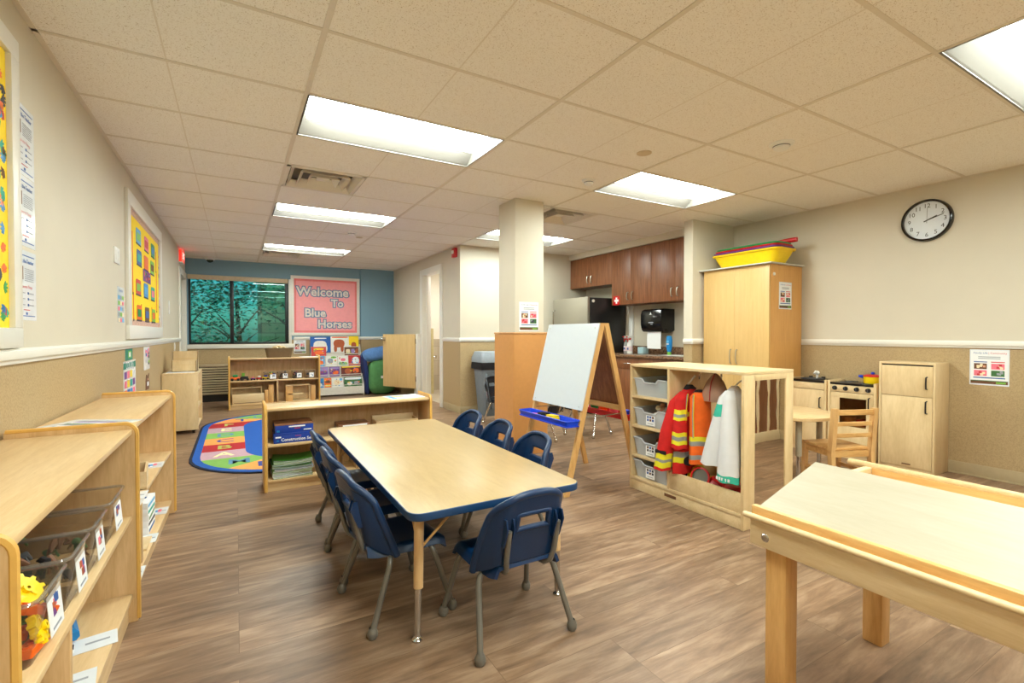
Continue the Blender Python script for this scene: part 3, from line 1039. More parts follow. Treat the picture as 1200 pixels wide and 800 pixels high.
def tray_bin(name, label, loc, rz, w, d, h, m, group, card=True, cat='bin', lip=True):
    """gratnells style tray, front at -y"""
    t = thing(name, label, cat, loc, rz, group)
    mb = MB()
    th_ = .004
    n = 24
    # tapering wall sheets; the front dips in the middle
    def wall(p0, p1, top):
        def fn(u, v):
            x = p0[0] + (p1[0] - p0[0]) * u
            y = p0[1] + (p1[1] - p0[1]) * u
            k = .90 + .10 * v
            return (x * k, y * k, h * v * top(u))
        return fn
    dip = lambda u: 1.0 if not lip else (1.0 if (u < .26 or u > .74) else (.80 if .33 < u < .67 else 1 - .2 * min(abs(u - .26), abs(u - .74)) / .07))
    one = lambda u: 1.0
    a, b, c, e = (-w / 2, -d / 2), (w / 2, -d / 2), (w / 2, d / 2), (-w / 2, d / 2)
    mb.grid(wall(a, b, dip), 24, 4, m, th_); mb.grid(wall(b, c, one), 4, 4, m, th_); mb.grid(wall(c, e, one), 6, 4, m, th_); mb.grid(wall(e, a, one), 4, 4, m, th_)
    mb.box((-w / 2 * .9, -d / 2 * .9, 0), (w / 2 * .9, d / 2 * .9, .004), m)
    mb.build('tub', t)
    mb = MB()
    rim = [(-w / 2 + w * u, -d / 2 - .003, h * dip(u)) for u in [k / 24 for k in range(25)]]
    mb.tube(rim, .006, m, 8)
    mb.tube([(w / 2, -d / 2, h), (w / 2, d / 2, h), (-w / 2, d / 2, h), (-w / 2, -d / 2, h)], .005, m, 8)
    mb.build('rim', t)
    if card:
        mb = MB()
        mx = Matrix.Translation((0, -d / 2 * .945 - .006, h * .42)) @ Matrix.Rotation(PI / 2, 4, 'X')
        cw, chh = min(w * .34, .085), h * .62
        mb.box((-cw / 2, -chh / 2, 0), (cw / 2, chh / 2, .002), paper, mtx=mx)
        pm = [print_dark, brown, print_grey, print_blue]
        for i in range(3):
            for j in range(2):
                q = RND.choice(pm)
                x = (i - 1) * cw * .28
                y = chh * (.26 - .27 * j)
                mb.box((x - cw * .10, y - chh * .10, .002), (x + cw * .10, y + chh * .10, .0026), q, mtx=mx)
        mb.box((-cw * .32, -chh * .36, .002), (cw * .32, -chh * .31, .0026), print_grey, mtx=mx)
        mb.build('label_card', t)
    return t

DB = [(.712 - .012, 'topmost milky plastic tray in the dress-up unit, holding a green ball', False),
      (.48, 'milky plastic tray second from top in the dress-up unit, white cloth and tan toys', True),
      (.26, 'milky plastic tray third from top in the dress-up unit, brown and blue dolls', True),
      (.095, 'bottom milky plastic tray in the dress-up unit with a picture card', True)]
for k, (z, lab, card) in enumerate(DB):
    tray_bin('storage_tray', lab, (2.56 + .215, 1.73 + .745, z + .001), -PI / 2, .315, .40, .125, milky_bin, 'trays in the dress-up unit', card)
def rest(name, label, cat, loc, parts, group=None):
    """thing out of (part name, MB) pairs"""
    t = thing(name, label, cat, loc, 0, group)
    for nm, mb in parts:
        mb.build(nm, t)
    return t
def solo(mb, name, label, cat, loc=(0, 0, 0), rot=(0, 0, 0), group=None, **k):
    return tag(mb.build(name, loc=loc, rot=rot, **k), label, cat, group)
mb = MB(); mb.ball((0, 0, .05), .05, green, (1, 1, .98), 18); mb.lathe([(.0505, .045), (.052, .05), (.0505, .055)], teal, 18)
solo(mb, 'toy_ball', 'green toy ball in the topmost tray of the dress-up unit', 'ball', (2.70, 2.44, .706))
mb = MB()
for k in range(7):
    a = k * 2 * PI / 7
    mb.ball((.06 * math.cos(a), .07 * math.sin(a), .045 + .012 * math.sin(3 * a)), .045, white, (1, 1, .8))
mb.ball((0, 0, .08), .05, white)
solo(mb, 'cloth_bundle', 'bunched white cloth in the second tray of the dress-up unit', 'cloth', (2.72, 2.46, .488))
mb = MB(); mb.ball((0, 0, .025), .03, skin_tone, (1.1, .8, .8)); mb.ball((.03, .01, .04), .02, skin_tone); mb.ball((-.03, .0, .03), .018, cream)
solo(mb, 'plush_toy', 'tan plush toy lying on the white cloth in the second tray', 'toy', (2.68, 2.47, .587))
for (x, y, col, lab, hair) in ((2.70, 2.50, skin_tone, 'small doll with brown hair in the third tray of the dress-up unit', brown), (2.72, 2.42, sky, 'small doll in a light blue dress in the third tray', black)):
    tt = thing('doll', lab, 'doll', (x, y, .266), .4, 'dolls in the third tray')
    mb = MB(); mb.lathe([(0, 0), (.038, .0), (.036, .02), (.02, .06), (.012, .075), (0, .078)], col, 14); mb.tube([(-.014, 0, .06), (-.045, .0, .03)], .008, skin_tone, 8); mb.tube([(.014, 0, .06), (.045, 0, .03)], .008, skin_tone, 8); mb.ball((0, 0, .095), .022, skin_tone); mb.build('body', tt)
    mb = MB(); mb.ball((0, .004, .101), .0225, hair, (1.02, 1, .85)); mb.build('hair', tt)

# ------------------------------------------------------------------ costumes
yel_band = mat('hi_vis_yellow', (236, 226, 40), rough=.6)
sil_band = mat('reflective_grey', (150, 152, 150), rough=.3)
fire_red = mat('red_cloth', (206, 28, 26), rough=.85, var=.08)
vest_or = mat('orange_cloth', (246, 108, 28), rough=.85, var=.06)
lab_white = mat('white_cloth', (226, 228, 232), rough=.9, var=.02)
scrub_teal = mat('teal_cloth', (60, 184, 160), rough=.9, var=.05)
dgreen = mat('dark_green_cloth', (24, 96, 72), rough=.9, var=.08)
hat_brown = mat('dusty_brown_felt', (160, 124, 104), rough=.9, var=.08)

def drape(sections, m, bands=None, seed=1, n=22, fold=.012, sub=5):
    """closed cloth body: sections (z, cx, cy, rx, ry) from the top down; bands (z0, z1, material)"""
    rr = random.Random(seed)
    ph = [rr.uniform(0, 6.28) for _ in range(4)]
    rings, mats_ = [], []
    sec = []
    for a, b in zip(sections, sections[1:]):
        for k in range(sub):
            f = k / sub
            sec.append(tuple(a[i] + (b[i] - a[i]) * f for i in range(5)))
    sec.append(sections[-1])
    for i, (z, cx, cy, rx, ry) in enumerate(sec):
        down = i / len(sec)
        ring = []
        for k in range(n):
            a = 2 * PI * k / n
            w = 1 + down * fold * 14 * (math.sin(3 * a + ph[0] + 2 * down) * .5 + math.sin(5 * a + ph[1]) * .5) * .55
            ring.append((cx + rx * w * math.cos(a), cy + ry * w * math.sin(a), z + .004 * math.sin(4 * a + ph[2]) * down))
        rings.append(ring)
    for a, b in zip(sec, sec[1:]):
        zm = (a[0] + b[0]) / 2
        mm = m
        for z0, z1, bm in bands or []:
            if min(z0, z1) <= zm <= max(z0, z1):
                mm = bm
        mats_.append(mm)
    mb = MB(); mb.loft(rings, m, True, mats_)
    return mb

def sleeve(pts, radii, m, bands=(), flat=.6):
    """tube sleeve cut into bands; bands (i0, i1, material) by point index"""
    mb = MB()
    P, Rr = [], []
    for (a, b), (ra, rb) in zip(zip(pts, pts[1:]), zip(radii, radii[1:])):
        for k in range(6):
            f = k / 6
            P.append(Vector(a).lerp(Vector(b), f)); Rr.append(ra + (rb - ra) * f)
    P.append(Vector(pts[-1])); Rr.append(radii[-1])
    tot = len(P) - 1
    cuts = sorted(set([0, tot] + [int(round(x * tot)) for b in bands for x in b[:2]]))
    for a, b in zip(cuts, cuts[1:]):
        mid = (a + b) / 2 / tot
        mm = m
        for f0, f1, bm in bands:
            if f0 <= mid <= f1:
                mm = bm
        mb.tube(P[a:b + 1], 0, mm, 14, radii=Rr[a:b + 1], flat=flat, caps=(a == 0 or b == tot))
    return mb

# firefighter jacket (nearest the bins), hanging from the left hook
t = thing('fire_jacket', 'red firefighter costume jacket with yellow bands hanging beside the trays', 'jacket', (0, 0, 0))
drape([(.795, 2.70, 2.235, .03, .018), (.775, 2.70, 2.235, .06, .022), (.745, 2.69, 2.235, .10, .030), (.60, 2.68, 2.23, .105, .036), (.40, 2.67, 2.23, .12, .038), (.215, 2.665, 2.23, .13, .036)], fire_red,
      [(.345, .37, yel_band), (.325, .345, sil_band), (.305, .325, yel_band), (.60, .615, yel_band)], seed=2).build('body', t)
drape([(.765, 2.62, 2.215, .03, .025), (.72, 2.595, 2.212, .046, .036), (.58, 2.575, 2.208, .05, .042), (.395, 2.56, 2.20, .055, .048)], fire_red, [(.575, .60, yel_band), (.60, .625, sil_band), (.625, .65, yel_band), (.425, .45, yel_band), (.45, .475, sil_band), (.475, .50, yel_band)], seed=31, n=18, fold=.006, sub=14).build('sleeve', t)
drape([(.755, 2.63, 2.235, .03, .024), (.70, 2.585, 2.25, .048, .036), (.50, 2.535, 2.275, .052, .046), (.235, 2.515, 2.305, .058, .056)], fire_red, [(.26, .29, yel_band), (.29, .32, sil_band), (.32, .35, yel_band)], seed=32, n=18, fold=.006, sub=14).build('sleeve', t)
drape([(.806, 2.70, 2.235, .022, .02), (.778, 2.70, 2.235, .058, .030)], soft_black, seed=3, sub=3).build('collar', t)
mb = MB(); mb.box((2.470, 2.24, .345), (2.485, 2.33, .37), soft_black, bev=.005); mb.build('strap', t)
mb = MB(); mb.tube([(2.745, 2.225, .868), (2.72, 2.24, .83), (2.70, 2.255, .80)], .006, white, 8); mb.build('hanger_hook', t)
# orange safety vest
t = thing('safety_vest', 'orange safety vest with yellow and grey bands hanging beside the red jacket', 'vest', (0, 0, 0))
drape([(.765, 2.70, 2.145, .05, .03), (.735, 2.69, 2.14, .085, .05), (.60, 2.68, 2.13, .085, .056), (.45, 2.68, 2.125, .09, .062), (.30, 2.68, 2.12, .095, .066)], vest_or,
      [(.455, .475, yel_band), (.43, .455, sil_band), (.41, .43, yel_band), (.345, .365, yel_band), (.325, .345, sil_band)], seed=5).build('body', t)
for dy in (-.03, .03):
    mb = MB(); mb.tube([(2.612, 2.15 + dy * .8, .755), (2.592, 2.145 + dy, .62), (2.585, 2.137 + dy * 1.1, .475)], .009, yel_band, 8, flat=.4); mb.tube([(2.606, 2.15 + dy * .8, .752), (2.586, 2.145 + dy, .62), (2.579, 2.137 + dy * 1.1, .475)], .004, sil_band, 6); mb.build('strap_band', t)
drape([(.778, 2.70, 2.155, .03, .02), (.758, 2.70, 2.155, .052, .032)], soft_black, seed=6, sub=2).build('collar', t)
mb = MB(); mb.box((2.60, 2.15, .27), (2.70, 2.26, .325), soft_black, bev=.02); mb.build('pouch', t)
# brown hat hanging on the middle hook
t = thing('felt_hat', 'dusty brown costume hat with a dark red seam hanging from the middle hook', 'hat', (2.74, 2.05, .0))
mb = MB()
rings = []
for z, rx, ry in ((.895, .006, .006), (.88, .03, .022), (.84, .05, .055), (.78, .062, .085), (.74, .066, .095), (.715, .06, .09)):
    rings.append([(rx * math.cos(2 * PI * k / 20) - (.88 - z) * .15, ry * math.sin(2 * PI * k / 20) - (.88 - z) * .1 + .01, z) for k in range(20)])
mb.loft(rings, hat_brown); mb.build('crown', t)
mb = MB(); mb.tube([(-.02, .0, .893), (-.062, -.005, .84), (-.082, -.01, .78), (-.088, -.014, .72)], .0035, dred, 6); mb.build('seam', t)
# white coat
t = thing('lab_coat', 'white costume coat with teal trim hanging at the right end of the dress-up unit', 'coat', (0, 0, 0))
drape([(.828, 2.715, 1.90, .02, .02), (.80, 2.71, 1.90, .06, .035), (.77, 2.70, 1.90, .08, .05), (.62, 2.69, 1.90, .085, .062), (.45, 2.69, 1.905, .09, .07), (.33, 2.69, 1.91, .095, .074)], lab_white, seed=8).build('body', t)
drape([(.80, 2.67, 1.905, .03, .022), (.76, 2.645, 1.915, .045, .034), (.66, 2.62, 1.92, .05, .046), (.50, 2.60, 1.945, .05, .06), (.335, 2.59, 1.975, .048, .072)], lab_white, [(.64, .72, scrub_teal)], seed=33, n=20, fold=.008, sub=10).build('sleeve', t)
drape([(.805, 2.66, 1.885, .03, .022), (.76, 2.625, 1.868, .046, .036), (.60, 2.595, 1.85, .05, .052), (.40, 2.578, 1.842, .05, .064), (.262, 2.572, 1.842, .048, .070)], lab_white, [(.262, .30, scrub_teal)], seed=34, n=20, fold=.008, sub=10).build('sleeve', t)
mb = MB()
for q in range(5):
    mb.box((2.523 + .0015 * abs(q - 2), 1.80 + .020 * q, .272), (2.527 + .0015 * abs(q - 2), 1.812 + .020 * q, .290), paper)
mb.build('cuff_print', t)
mb = MB(); mb.tube([(2.745, 1.865, .868), (2.73, 1.885, .85), (2.715, 1.90, .822)], .005, white, 8); mb.build('hanger_hook', t)
# green gown behind the coat
t = thing('green_gown', 'dark green costume gown hanging behind the white coat', 'gown', (0, 0, 0))
drape([(.84, 2.86, 1.875, .02, .015), (.81, 2.86, 1.865, .05, .04), (.78, 2.86, 1.855, .09, .062), (.60, 2.86, 1.85, .10, .066), (.32, 2.86, 1.85, .12, .07)], dgreen, seed=12).build('body', t)
mb = MB(); mb.tube([(2.80, 1.862, .873), (2.84, 1.87, .86), (2.86, 1.875, .835)], .005, dgrey, 8); mb.build('hanger_hook', t)
# props in the tray below
t = thing('megaphone', 'yellow toy megaphone with grey mouth and red rim in the costume bay', 'toy', (2.665, 2.085, .205), 0)
mx = Matrix.Rotation(math.radians(-72), 4, 'Y') @ Matrix.Rotation(math.radians(12), 4, 'X')
mb = MB(); mb.lathe([(0, -.12), (.025, -.12), (.03, -.06), (.042, 0), (.058, .05)], yellow, 24, mtx=mx); mb.build('horn', t)
mb = MB(); mb.lathe([(.054, .044), (.064, .046), (.064, .062), (.054, .064)], red, 24, mtx=mx); mb.build('rim', t)
mb = MB(); mb.lathe([(0, .052), (.055, .052)], grey_tube, 24, mtx=mx); mb.build('mouth_disc', t)
mb = MB(); mb.lathe([(0, 0.16), (.05, .152), (.085, .10), (.095, .03), (.12, .01), (.12, 0), (0, 0)], yellow, 22); solo(mb, 'toy_helmet', 'yellow toy helmet lying at the left of the costume bay', 'hat', (2.74, 2.21, .096))
mb = MB(); mb.lathe([(0, 0.125), (.06, .118), (.09, .06), (.10, .02), (.11, .008), (.11, 0), (0, 0)], red, 22); solo(mb, 'toy_helmet', 'red toy helmet at the right end of the costume bay, under the white coat', 'hat', (2.70, 1.885, .096))
mb = MB(); mb.ball((0, 0, .07), .075, dred, (1, 1, .9)); mb.box((-.04, -.06, .115), (.05, .05, .14), red, bev=.01, mtx=Matrix.Rotation(.3, 4, 'X')); solo(mb, 'toy_bag', 'small red cloth bag beside the megaphone', 'bag', (2.68, 2.005, .094))
mb = MB(); mb.ball((0, -.01, .075), .08, soft_black, (1.1, .6, .9)); mb.box((-.07, -.05, .125), (.03, .02, .15), dred, bev=.008); solo(mb, 'toy_boot', 'dark bag with red flap at the left front of the costume bay', 'bag', (2.65, 2.265, .095))
# ------------------------------------------------------------------ easel
t = thing('art_easel', 'double wooden A-frame easel with whiteboard, blue tray in front and red tray behind', 'easel', (2.36, 3.045, 0))
YH = .315
def slope(s, z):       # x on the front (s=-1) or back (s=1) frame at height z
    return s * (.018 + (1.235 - z) * .262)
for s in (-1, 1):
    for sy in (-1, 1):
        mb = MB()
        a = Vector((slope(s, 1.235), sy * YH, 1.235)); b = Vector((slope(s, 0), sy * YH, 0.0))
        q = [(-.021, -.0095), (.021, -.0095), (.021, .0095), (-.021, .0095)]
        mb.loft([[(a.x + px, a.y + py * 1.2, a.z) for px, py in q], [(b.x + px, b.y + py * 1.2, b.z) for px, py in q]], pine)
        mb.build('leg', t)
    for z in ((.60,) if s > 0 else ()):
        mb = MB(); x = slope(s, z); mb.box((x - .009, -YH, z - .03), (x + .009, YH, z + .01), pine_y, bev=.002); mb.build('cross_rail', t)
# panels
for s, m, nm in ((-1, mat('dry_erase_white', (208, 216, 224), rough=.12, var=.01), 'whiteboard'), (1, walnut, 'chalkboard')):
    mb = MB()
    x0, x1 = slope(s, 1.232) + s * .024, slope(s, .60) + s * .024
    y = YH + .012 if s < 0 else YH - .02
    mb.loft([[(x0, -y, 1.232), (x0, y, 1.232), (x0 + s * .008, y, 1.234), (x0 + s * .008, -y, 1.234)], [(x1, -y, .60), (x1, y, .60), (x1 + s * .008, y, .602), (x1 + s * .008, -y, .602)]], m)
    bd = mb.build(nm, t)
    if s < 0:
        mb = MB()
        for z in (.625, 1.20):
            for sy in (-1, 1):
                xx = slope(s, z) + s * .033
                mb.cyl((xx, sy * .29, z), (xx - .003, sy * .29, z), .004, steel, 8)
        mb.build('screw', bd)
mb = MB(); mb.cyl((slope(-1, 1.2), -YH + .02, 1.21), (slope(1, 1.2), -YH + .02, 1.21), .006, steel); mb.cyl((slope(-1, 1.2), YH - .02, 1.21), (slope(1, 1.2), YH - .02, 1.21), .006, steel); mb.build('hinge', t)
for sy in (-1, 1):
    mb = MB(); mb.tube([(slope(-1, .55), sy * (YH - .015), .55), (0, sy * (YH - .015), .545), (slope(1, .55), sy * (YH - .015), .55)], .004, chrome, 8); mb.build('spreader', t)
def etray(s, m):
    """open moulded tray hooked on a frame"""
    x0 = slope(s, .53) + s * .022
    xa, xb = sorted((x0, x0 + s * .125))
    y0, y1, z0, z1 = -YH - .015, YH + .02, .490, .532
    mb = MB()
    mb.prism(rrect(xa, xb, y0, y1, .025), z0, z0 + .006, m)
    o = rrect(xa, xb, y0, y1, .025)
    inn = rrect(xa + .006, xb - .006, y0 + .006, y1 - .006, .02)
    lo = rrect(xa + .01, xb - .01, y0 + .01, y1 - .01, .022)
    mb.loft([[(x, y, z0) for x, y in lo], [(x, y, z1) for x, y in o], [(x, y, z1) for x, y in inn], [(x, y, z0 + .006) for x, y in rrect(xa + .014, xb - .014, y0 + .014, y1 - .014, .018)]], m, caps=False)
    mb.tube([(x, y, z1) for x, y in o] + [(o[0][0], o[0][1], z1)], .005, m, 8)
    return mb, (xa, xb, z0 + .006)
mb, (txa, txb, tz) = etray(-1, blue); o = mb.build('paint_tray', t); o['label'] = 'bright blue paint tray'
mb, (rxa, rxb, rz_) = etray(1, red); o = mb.build('paint_tray', t); o['label'] = 'red paint tray'
EX, EY = 2.36, 3.045
def tray_item(shape, m, x, y, z, lab, name, rz=0.0, w=.03):
    mb = MB()
    if shape == 'sponge':
        mb.box((-.034, -.05, 0), (.034, .05, .034), m, bev=.012, seg=3)
        o = thing(name, lab, 'sponge', (x, y, z), rz)
        mb.build('sponge_body', o); mb = MB(); mb.box((-.03, -.045, .034), (.03, .045, .042), m, bev=.006); mb.build('grip', o)
    elif shape == 'marker':
        o = thing(name, lab, 'marker', (x, y, z), rz)
        mb.cyl((0, -.055, .011), (0, .035, .011), .010, m, 12); mb.build('barrel', o)
        mb = MB(); mb.cyl((0, .035, .011), (0, .068, .011), .011, m, 12); mb.build('cap', o)
    else:
        o = thing(name, lab, 'paint cup', (x, y, z), rz)
        mb.lathe([(0, 0), (.030, 0), (.036, .05), (.033, .05), (.028, .004), (0, .004)], m, 18); mb.build('cup', o)
        mb = MB(); mb.lathe([(.033, .05), (.039, .05), (.039, .058), (.02, .062), (0, .062)], m, 18); mb.build('lid', o)
    return o
bx = EX + (txa + txb) / 2
tray_item('sponge', yellow, bx + .005, EY - .06, tz + .002, 'yellow sponge eraser in the blue easel tray', 'sponge_eraser', .15)
tray_item('sponge', soft_black, bx + .012, EY + .07, tz + .002, 'black felt board eraser in the blue easel tray, next to the yellow sponge', 'sponge_eraser', .2)
tray_item('marker', pink, bx + .02, EY + .17, tz + .002, 'pink marker in the blue easel tray', 'marker', .5)
tray_item('marker', purple, bx - .02, EY + .23, tz + .002, 'purple marker at the far end of the blue easel tray', 'marker', .25)
tray_item('marker', red, bx - .03, EY + .13, tz + .002, 'red marker beside the pink one in the blue easel tray', 'marker', .1)
rx = EX + (rxa + rxb) / 2
tray_item('cup', white, rx - .01, EY + .25, rz_ + .002, 'white lidded paint cup in the red easel tray', 'paint_cup')
tray_item('cup', green, rx + .005, EY + .14, rz_ + .002, 'green lidded paint cup in the red easel tray', 'paint_cup')
tray_item('cup', orange, rx, EY + .02, rz_ + .002, 'orange lidded paint cup in the red easel tray', 'paint_cup')
tray_item('cup', pink, rx, EY - .11, rz_ + .002, 'pink lidded paint cup in the red easel tray', 'paint_cup')
tray_item('cup', blue, rx, EY - .24, rz_ + .002, 'blue lidded paint cup in the red easel tray', 'paint_cup')

# ------------------------------------------------------------------ kitchen corner
t = thing('refrigerator', 'full-size refrigerator with pale steel doors and black side behind the easel', 'refrigerator', (4.355, 5.385, 0))
mb = MB(); mb.box((.05, 0, .02), (.73, .86, 1.68), mat('fridge_black_side', (34, 34, 36), rough=.35, var=.05), bev=.006); mb.build('body', t)
for z0, z1 in ((.06, 1.15), (1.165, 1.69)):
    mb = MB(); mb.box((0, .004, z0), (.046, .856, z1), steel, bev=.008); d = mb.build('door', t)
    mb = MB(); zz = (z1 - .5, z1 - .06) if z0 < 1 else (z0 + .04, z0 + .36)
    mb.tube([(.0, .80, zz[0]), (-.04, .80, zz[0] + .02), (-.04, .80, zz[1] - .02), (.0, .80, zz[1])], .012, chrome, 10); mb.build('handle', d)
mb = MB(); mb.box((.06, .02, .0), (.7, .84, .02), black); mb.build('plinth', t)
for k, (x, z) in enumerate(((.10, 1.63), (.14, 1.235), (.21, 1.24))):
    mb = MB(); mb.lathe([(0, 0), (.022, 0), (.022, .012), (0, .014)], white, 16, mtx=Matrix.Translation((4.355 + x, 5.3856, z)) @ Matrix.Rotation(PI / 2, 4, 'X'))
    o = solo(mb, 'fridge_magnet', ['round white magnet hook high on the black refrigerator side', 'left one of two small magnets low on the black refrigerator side', 'right one of two small magnets low on the black refrigerator side'][k], 'magnet', group='magnets on the refrigerator')

def handle(mb_parent, x, y, z0, z1, m=chrome, out=.03, r=.005):
    mb = MB(); mb.tube([(x, y, z0), (x - out * .7, y, z0 + .008), (x - out, y, (z0 + z1) / 2), (x - out * .7, y, z1 - .008), (x, y, z1)], r, m, 8)
    return mb.build('handle', mb_parent)
# base cabinets
for k, (y0, y1, lab) in enumerate(((4.53, 5.365, 'walnut base cabinet under the counter, beside the refrigerator'), (3.775, 4.53, 'walnut base cabinet under the counter, beside the wall return'))):
    t = thing('base_cabinet', lab, 'cabinet', (4.50, y0, 0), 0, 'base cabinets')
    W = y1 - y0
    mb = MB(); mb.box((.02, 0, .09), (.585, W, .845), walnut); mb.box((.07, 0, 0), (.585, W, .09), dgrey); mb.build('body', t)
    for a, b in ((.003, W / 2 - .0015), (W / 2 + .0015, W - .003)):
        mb = MB(); mb.box((0, a, .69), (.02, b, .835), walnut, bev=.002); d = mb.build('drawer', t); 
        mb = MB(); mb.tube([(0, (a + b) / 2 - .05, .765), (-.025, (a + b) / 2 - .03, .765), (-.025, (a + b) / 2 + .03, .765), (0, (a + b) / 2 + .05, .765)], .005, chrome, 8); mb.build('handle', d)
        mb = MB(); mb.box((0, a, .10), (.02, b, .684), walnut, bev=.002); d = mb.build('door', t)
        handle(d, 0, (b - .04) if a < .1 else (a + .04), .55, .65)
granite = speckle('brown_granite', (140, 104, 76), (70, 48, 36), 60, .48, .56, rough=.25, bump=0, second=(190, 160, 130))
t = thing('countertop', 'brown speckled kitchen countertop with low backsplash', 'countertop', (4.47, 3.775, .846))
mb = MB(); mb.box((0, 0, 0), (.628, 1.595, .034), granite, bev=.004); mb.build('worktop', t)
mb = MB(); mb.box((.608, 0, .035), (.628, 1.595, .135), granite, bev=.003); mb.box((.1, .0, .035), (.608, .012, .135), granite, bev=.002); mb.build('backsplash', t)
# wall cabinets
for (y0, y1, z0, lab) in ((5.345, 6.345, 1.885, 'short walnut wall cabinet above the refrigerator'), (4.58, 5.345, 1.57, 'tall walnut wall cabinet with the first aid sign on it'), (3.775, 4.58, 1.57, 'tall walnut wall cabinet next to the wall return')):
    t = thing('wall_cabinet', lab, 'cabinet', (4.77, y0, z0), 0, 'wall cabinets')
    W, H = y1 - y0, 2.35 - z0
    mb = MB(); mb.box((.02, 0, 0), (.328, W, H), walnut); mb.build('body', t)
    for a, b in ((.002, W / 2 - .001), (W / 2 + .001, W - .002)):
        mb = MB(); mb.box((0, a, .002), (.02, b, H - .004), walnut, bev=.0015); d = mb.build('door', t)
        handle(d, 0, (b - .045) if a < .1 else (a + .045), .06, .17, steel, .03, .007)
mb = MB(); mx = plane_x_neg(4.7685, 5.24, 1.635)
mb.box((-.065, -.065, 0), (.065, .065, .002), red, mtx=mx); mb.box((-.045, -.016, .002), (.045, .016, .0035), paper, mtx=mx); mb.box((-.016, -.045, .002), (.016, .045, .0036), paper, mtx=mx)
solo(mb, 'first_aid_sign', 'red square sign with a white cross on the wall cabinet corner', 'sign')
# towel dispenser
t = thing('towel_dispenser', 'black wall-mounted paper towel dispenser with a towel hanging out', 'towel dispenser', (4.83, 4.465, 1.17))
mb = MB()
prof = [(.27, .03), (.27, .32), (.06, .32), (.02, .30), (0, .25), (0, .12), (.02, .04), (.05, .015), (.10, .05), (.2, .0)]
mx = Matrix(((1, 0, 0, 0), (0, 0, 1, 0), (0, 1, 0, 0), (0, 0, 0, 1)))
mb.prism(prof, 0, .365, black_gloss, bev=.012, seg=3, mtx=mx); mb.build('case', t)
mb = MB(); mb.face([(-.001, .19, .25), (-.001, .16, .25), (-.001, .175, .28)], paper); mb.box((-.0012, .15, .245), (-.0006, .2, .249), paper); mb.box((-.0012, .13, .13), (-.0006, .215, .145), print_grey); mb.box((-.0012, .14, .11), (-.0006, .18, .117), print_grey); mb.build('emblem', t, recalc=True)
mb = MB(); mb.grid(lambda u, v: (.075 - .012 * math.sin(v * 2.5) + .003 * math.sin(u * 9), .055 + .245 * u, .05 - .265 * v), 10, 10, paper, .002); mb.build('paper_towel', t)
# things on the counter
CZ = .8805
for (x, y, lab, bm) in ((4.86, 5.13, 'spray bottle with red nozzle, the left one of two on the counter', clear('spray_clear', (214, 222, 230), cloud=.4)), (4.83, 5.03, 'spray bottle with red trigger and white neck, the right one of two on the counter', white)):
    t = thing('spray_bottle', lab, 'bottle', (x, y, CZ), 0, 'spray bottles')
    mb = MB(); mb.lathe([(0, 0), (.038, 0), (.04, .01), (.04, .11), (.034, .145), (.015, .175), (.013, .195), (0, .195)], bm, 20); mb.build('bottle_body', t)
    mb = MB(); mb.box((-.05, -.012, .21), (.035, .012, .245), white, bev=.006); mb.cyl((0, 0, .19), (0, 0, .215), .016, red); mb.box((-.068, -.01, .222), (-.05, .01, .24), red, bev=.003); mb.build('spray_head', t)
    mb = MB(); mb.tube([(-.03, 0, .212), (-.045, 0, .19), (-.04, 0, .165)], .007, red, 8); mb.build('trigger', t)
    mb = MB(); mb.lathe([(.0405, .03), (.0405, .1)], mat('label_blush', (226, 206, 208), rough=.5) if 'label_blush' not in MATS else MATS['label_blush'], 20); mb.box((-.0425, -.014, .05), (-.039, .014, .08), print_blue); mb.build('bottle_label', t)
t = thing('tissue_box', 'light blue box on the counter beside the spray bottles', 'box', (4.87, 4.82, CZ))
mb = MB(); mb.box((0, 0, 0), (.11, .1, .09), mat('pale_blue_carton', (170, 205, 214), rough=.6), bev=.003); mb.build('carton', t); mb = MB(); mb.prism(rrect(.03, .08, .025, .075, .015), .09, .0915, white); mb.build('opening', t)
t = thing('soap_bottle', 'blue squeeze bottle standing on its green cap on the counter', 'bottle', (4.78, 4.275, CZ))
mb = MB(); mb.lathe([(0, .045), (.022, .045), (.030, .06), (.040, .11), (.042, .19), (.036, .245), (.0, .25)], cyan, 20, sx=.75); mb.build('bottle_body', t)
mb = MB(); mb.lathe([(0, 0), (.024, 0), (.024, .042), (.018, .046), (0, .046)], lime, 18); mb.build('cap', t)
mb = MB(); mb.box((-.032, -.02, .14), (-.0295, .02, .152), white); mb.box((-.032, -.02, .16), (-.0295, .02, .19), sky); mb.build('bottle_label', t)
mb = MB(); mb.tube([(5.085, 4.12, 1.02), (5.02, 4.10, 1.0), (4.93, 4.06, .95), (4.90, 4.0, .89), (4.92, 3.95, .887)], .004, black, 8); solo(mb, 'power_cord', 'thin black cord looping down to the counter by the soap bottle', 'cord')
mb = MB(); mb.prism(rrect(-.16, .16, -.22, .22, .05), 0, .006, steel); mb.prism(rrect(-.13, .13, -.19, .19, .04), .006, .007, white); solo(mb, 'drip_tray', 'flat white rimmed tray on the counter under the soap bottle', 'tray', (4.76, 4.10, CZ))
mb = MB(); mb.box((5.065, 5.22, .99), (5.098, 5.30, 1.57), white, bev=.006); solo(mb, 'wall_conduit', 'white vertical cable cover on the kitchen wall beside the refrigerator', 'conduit')

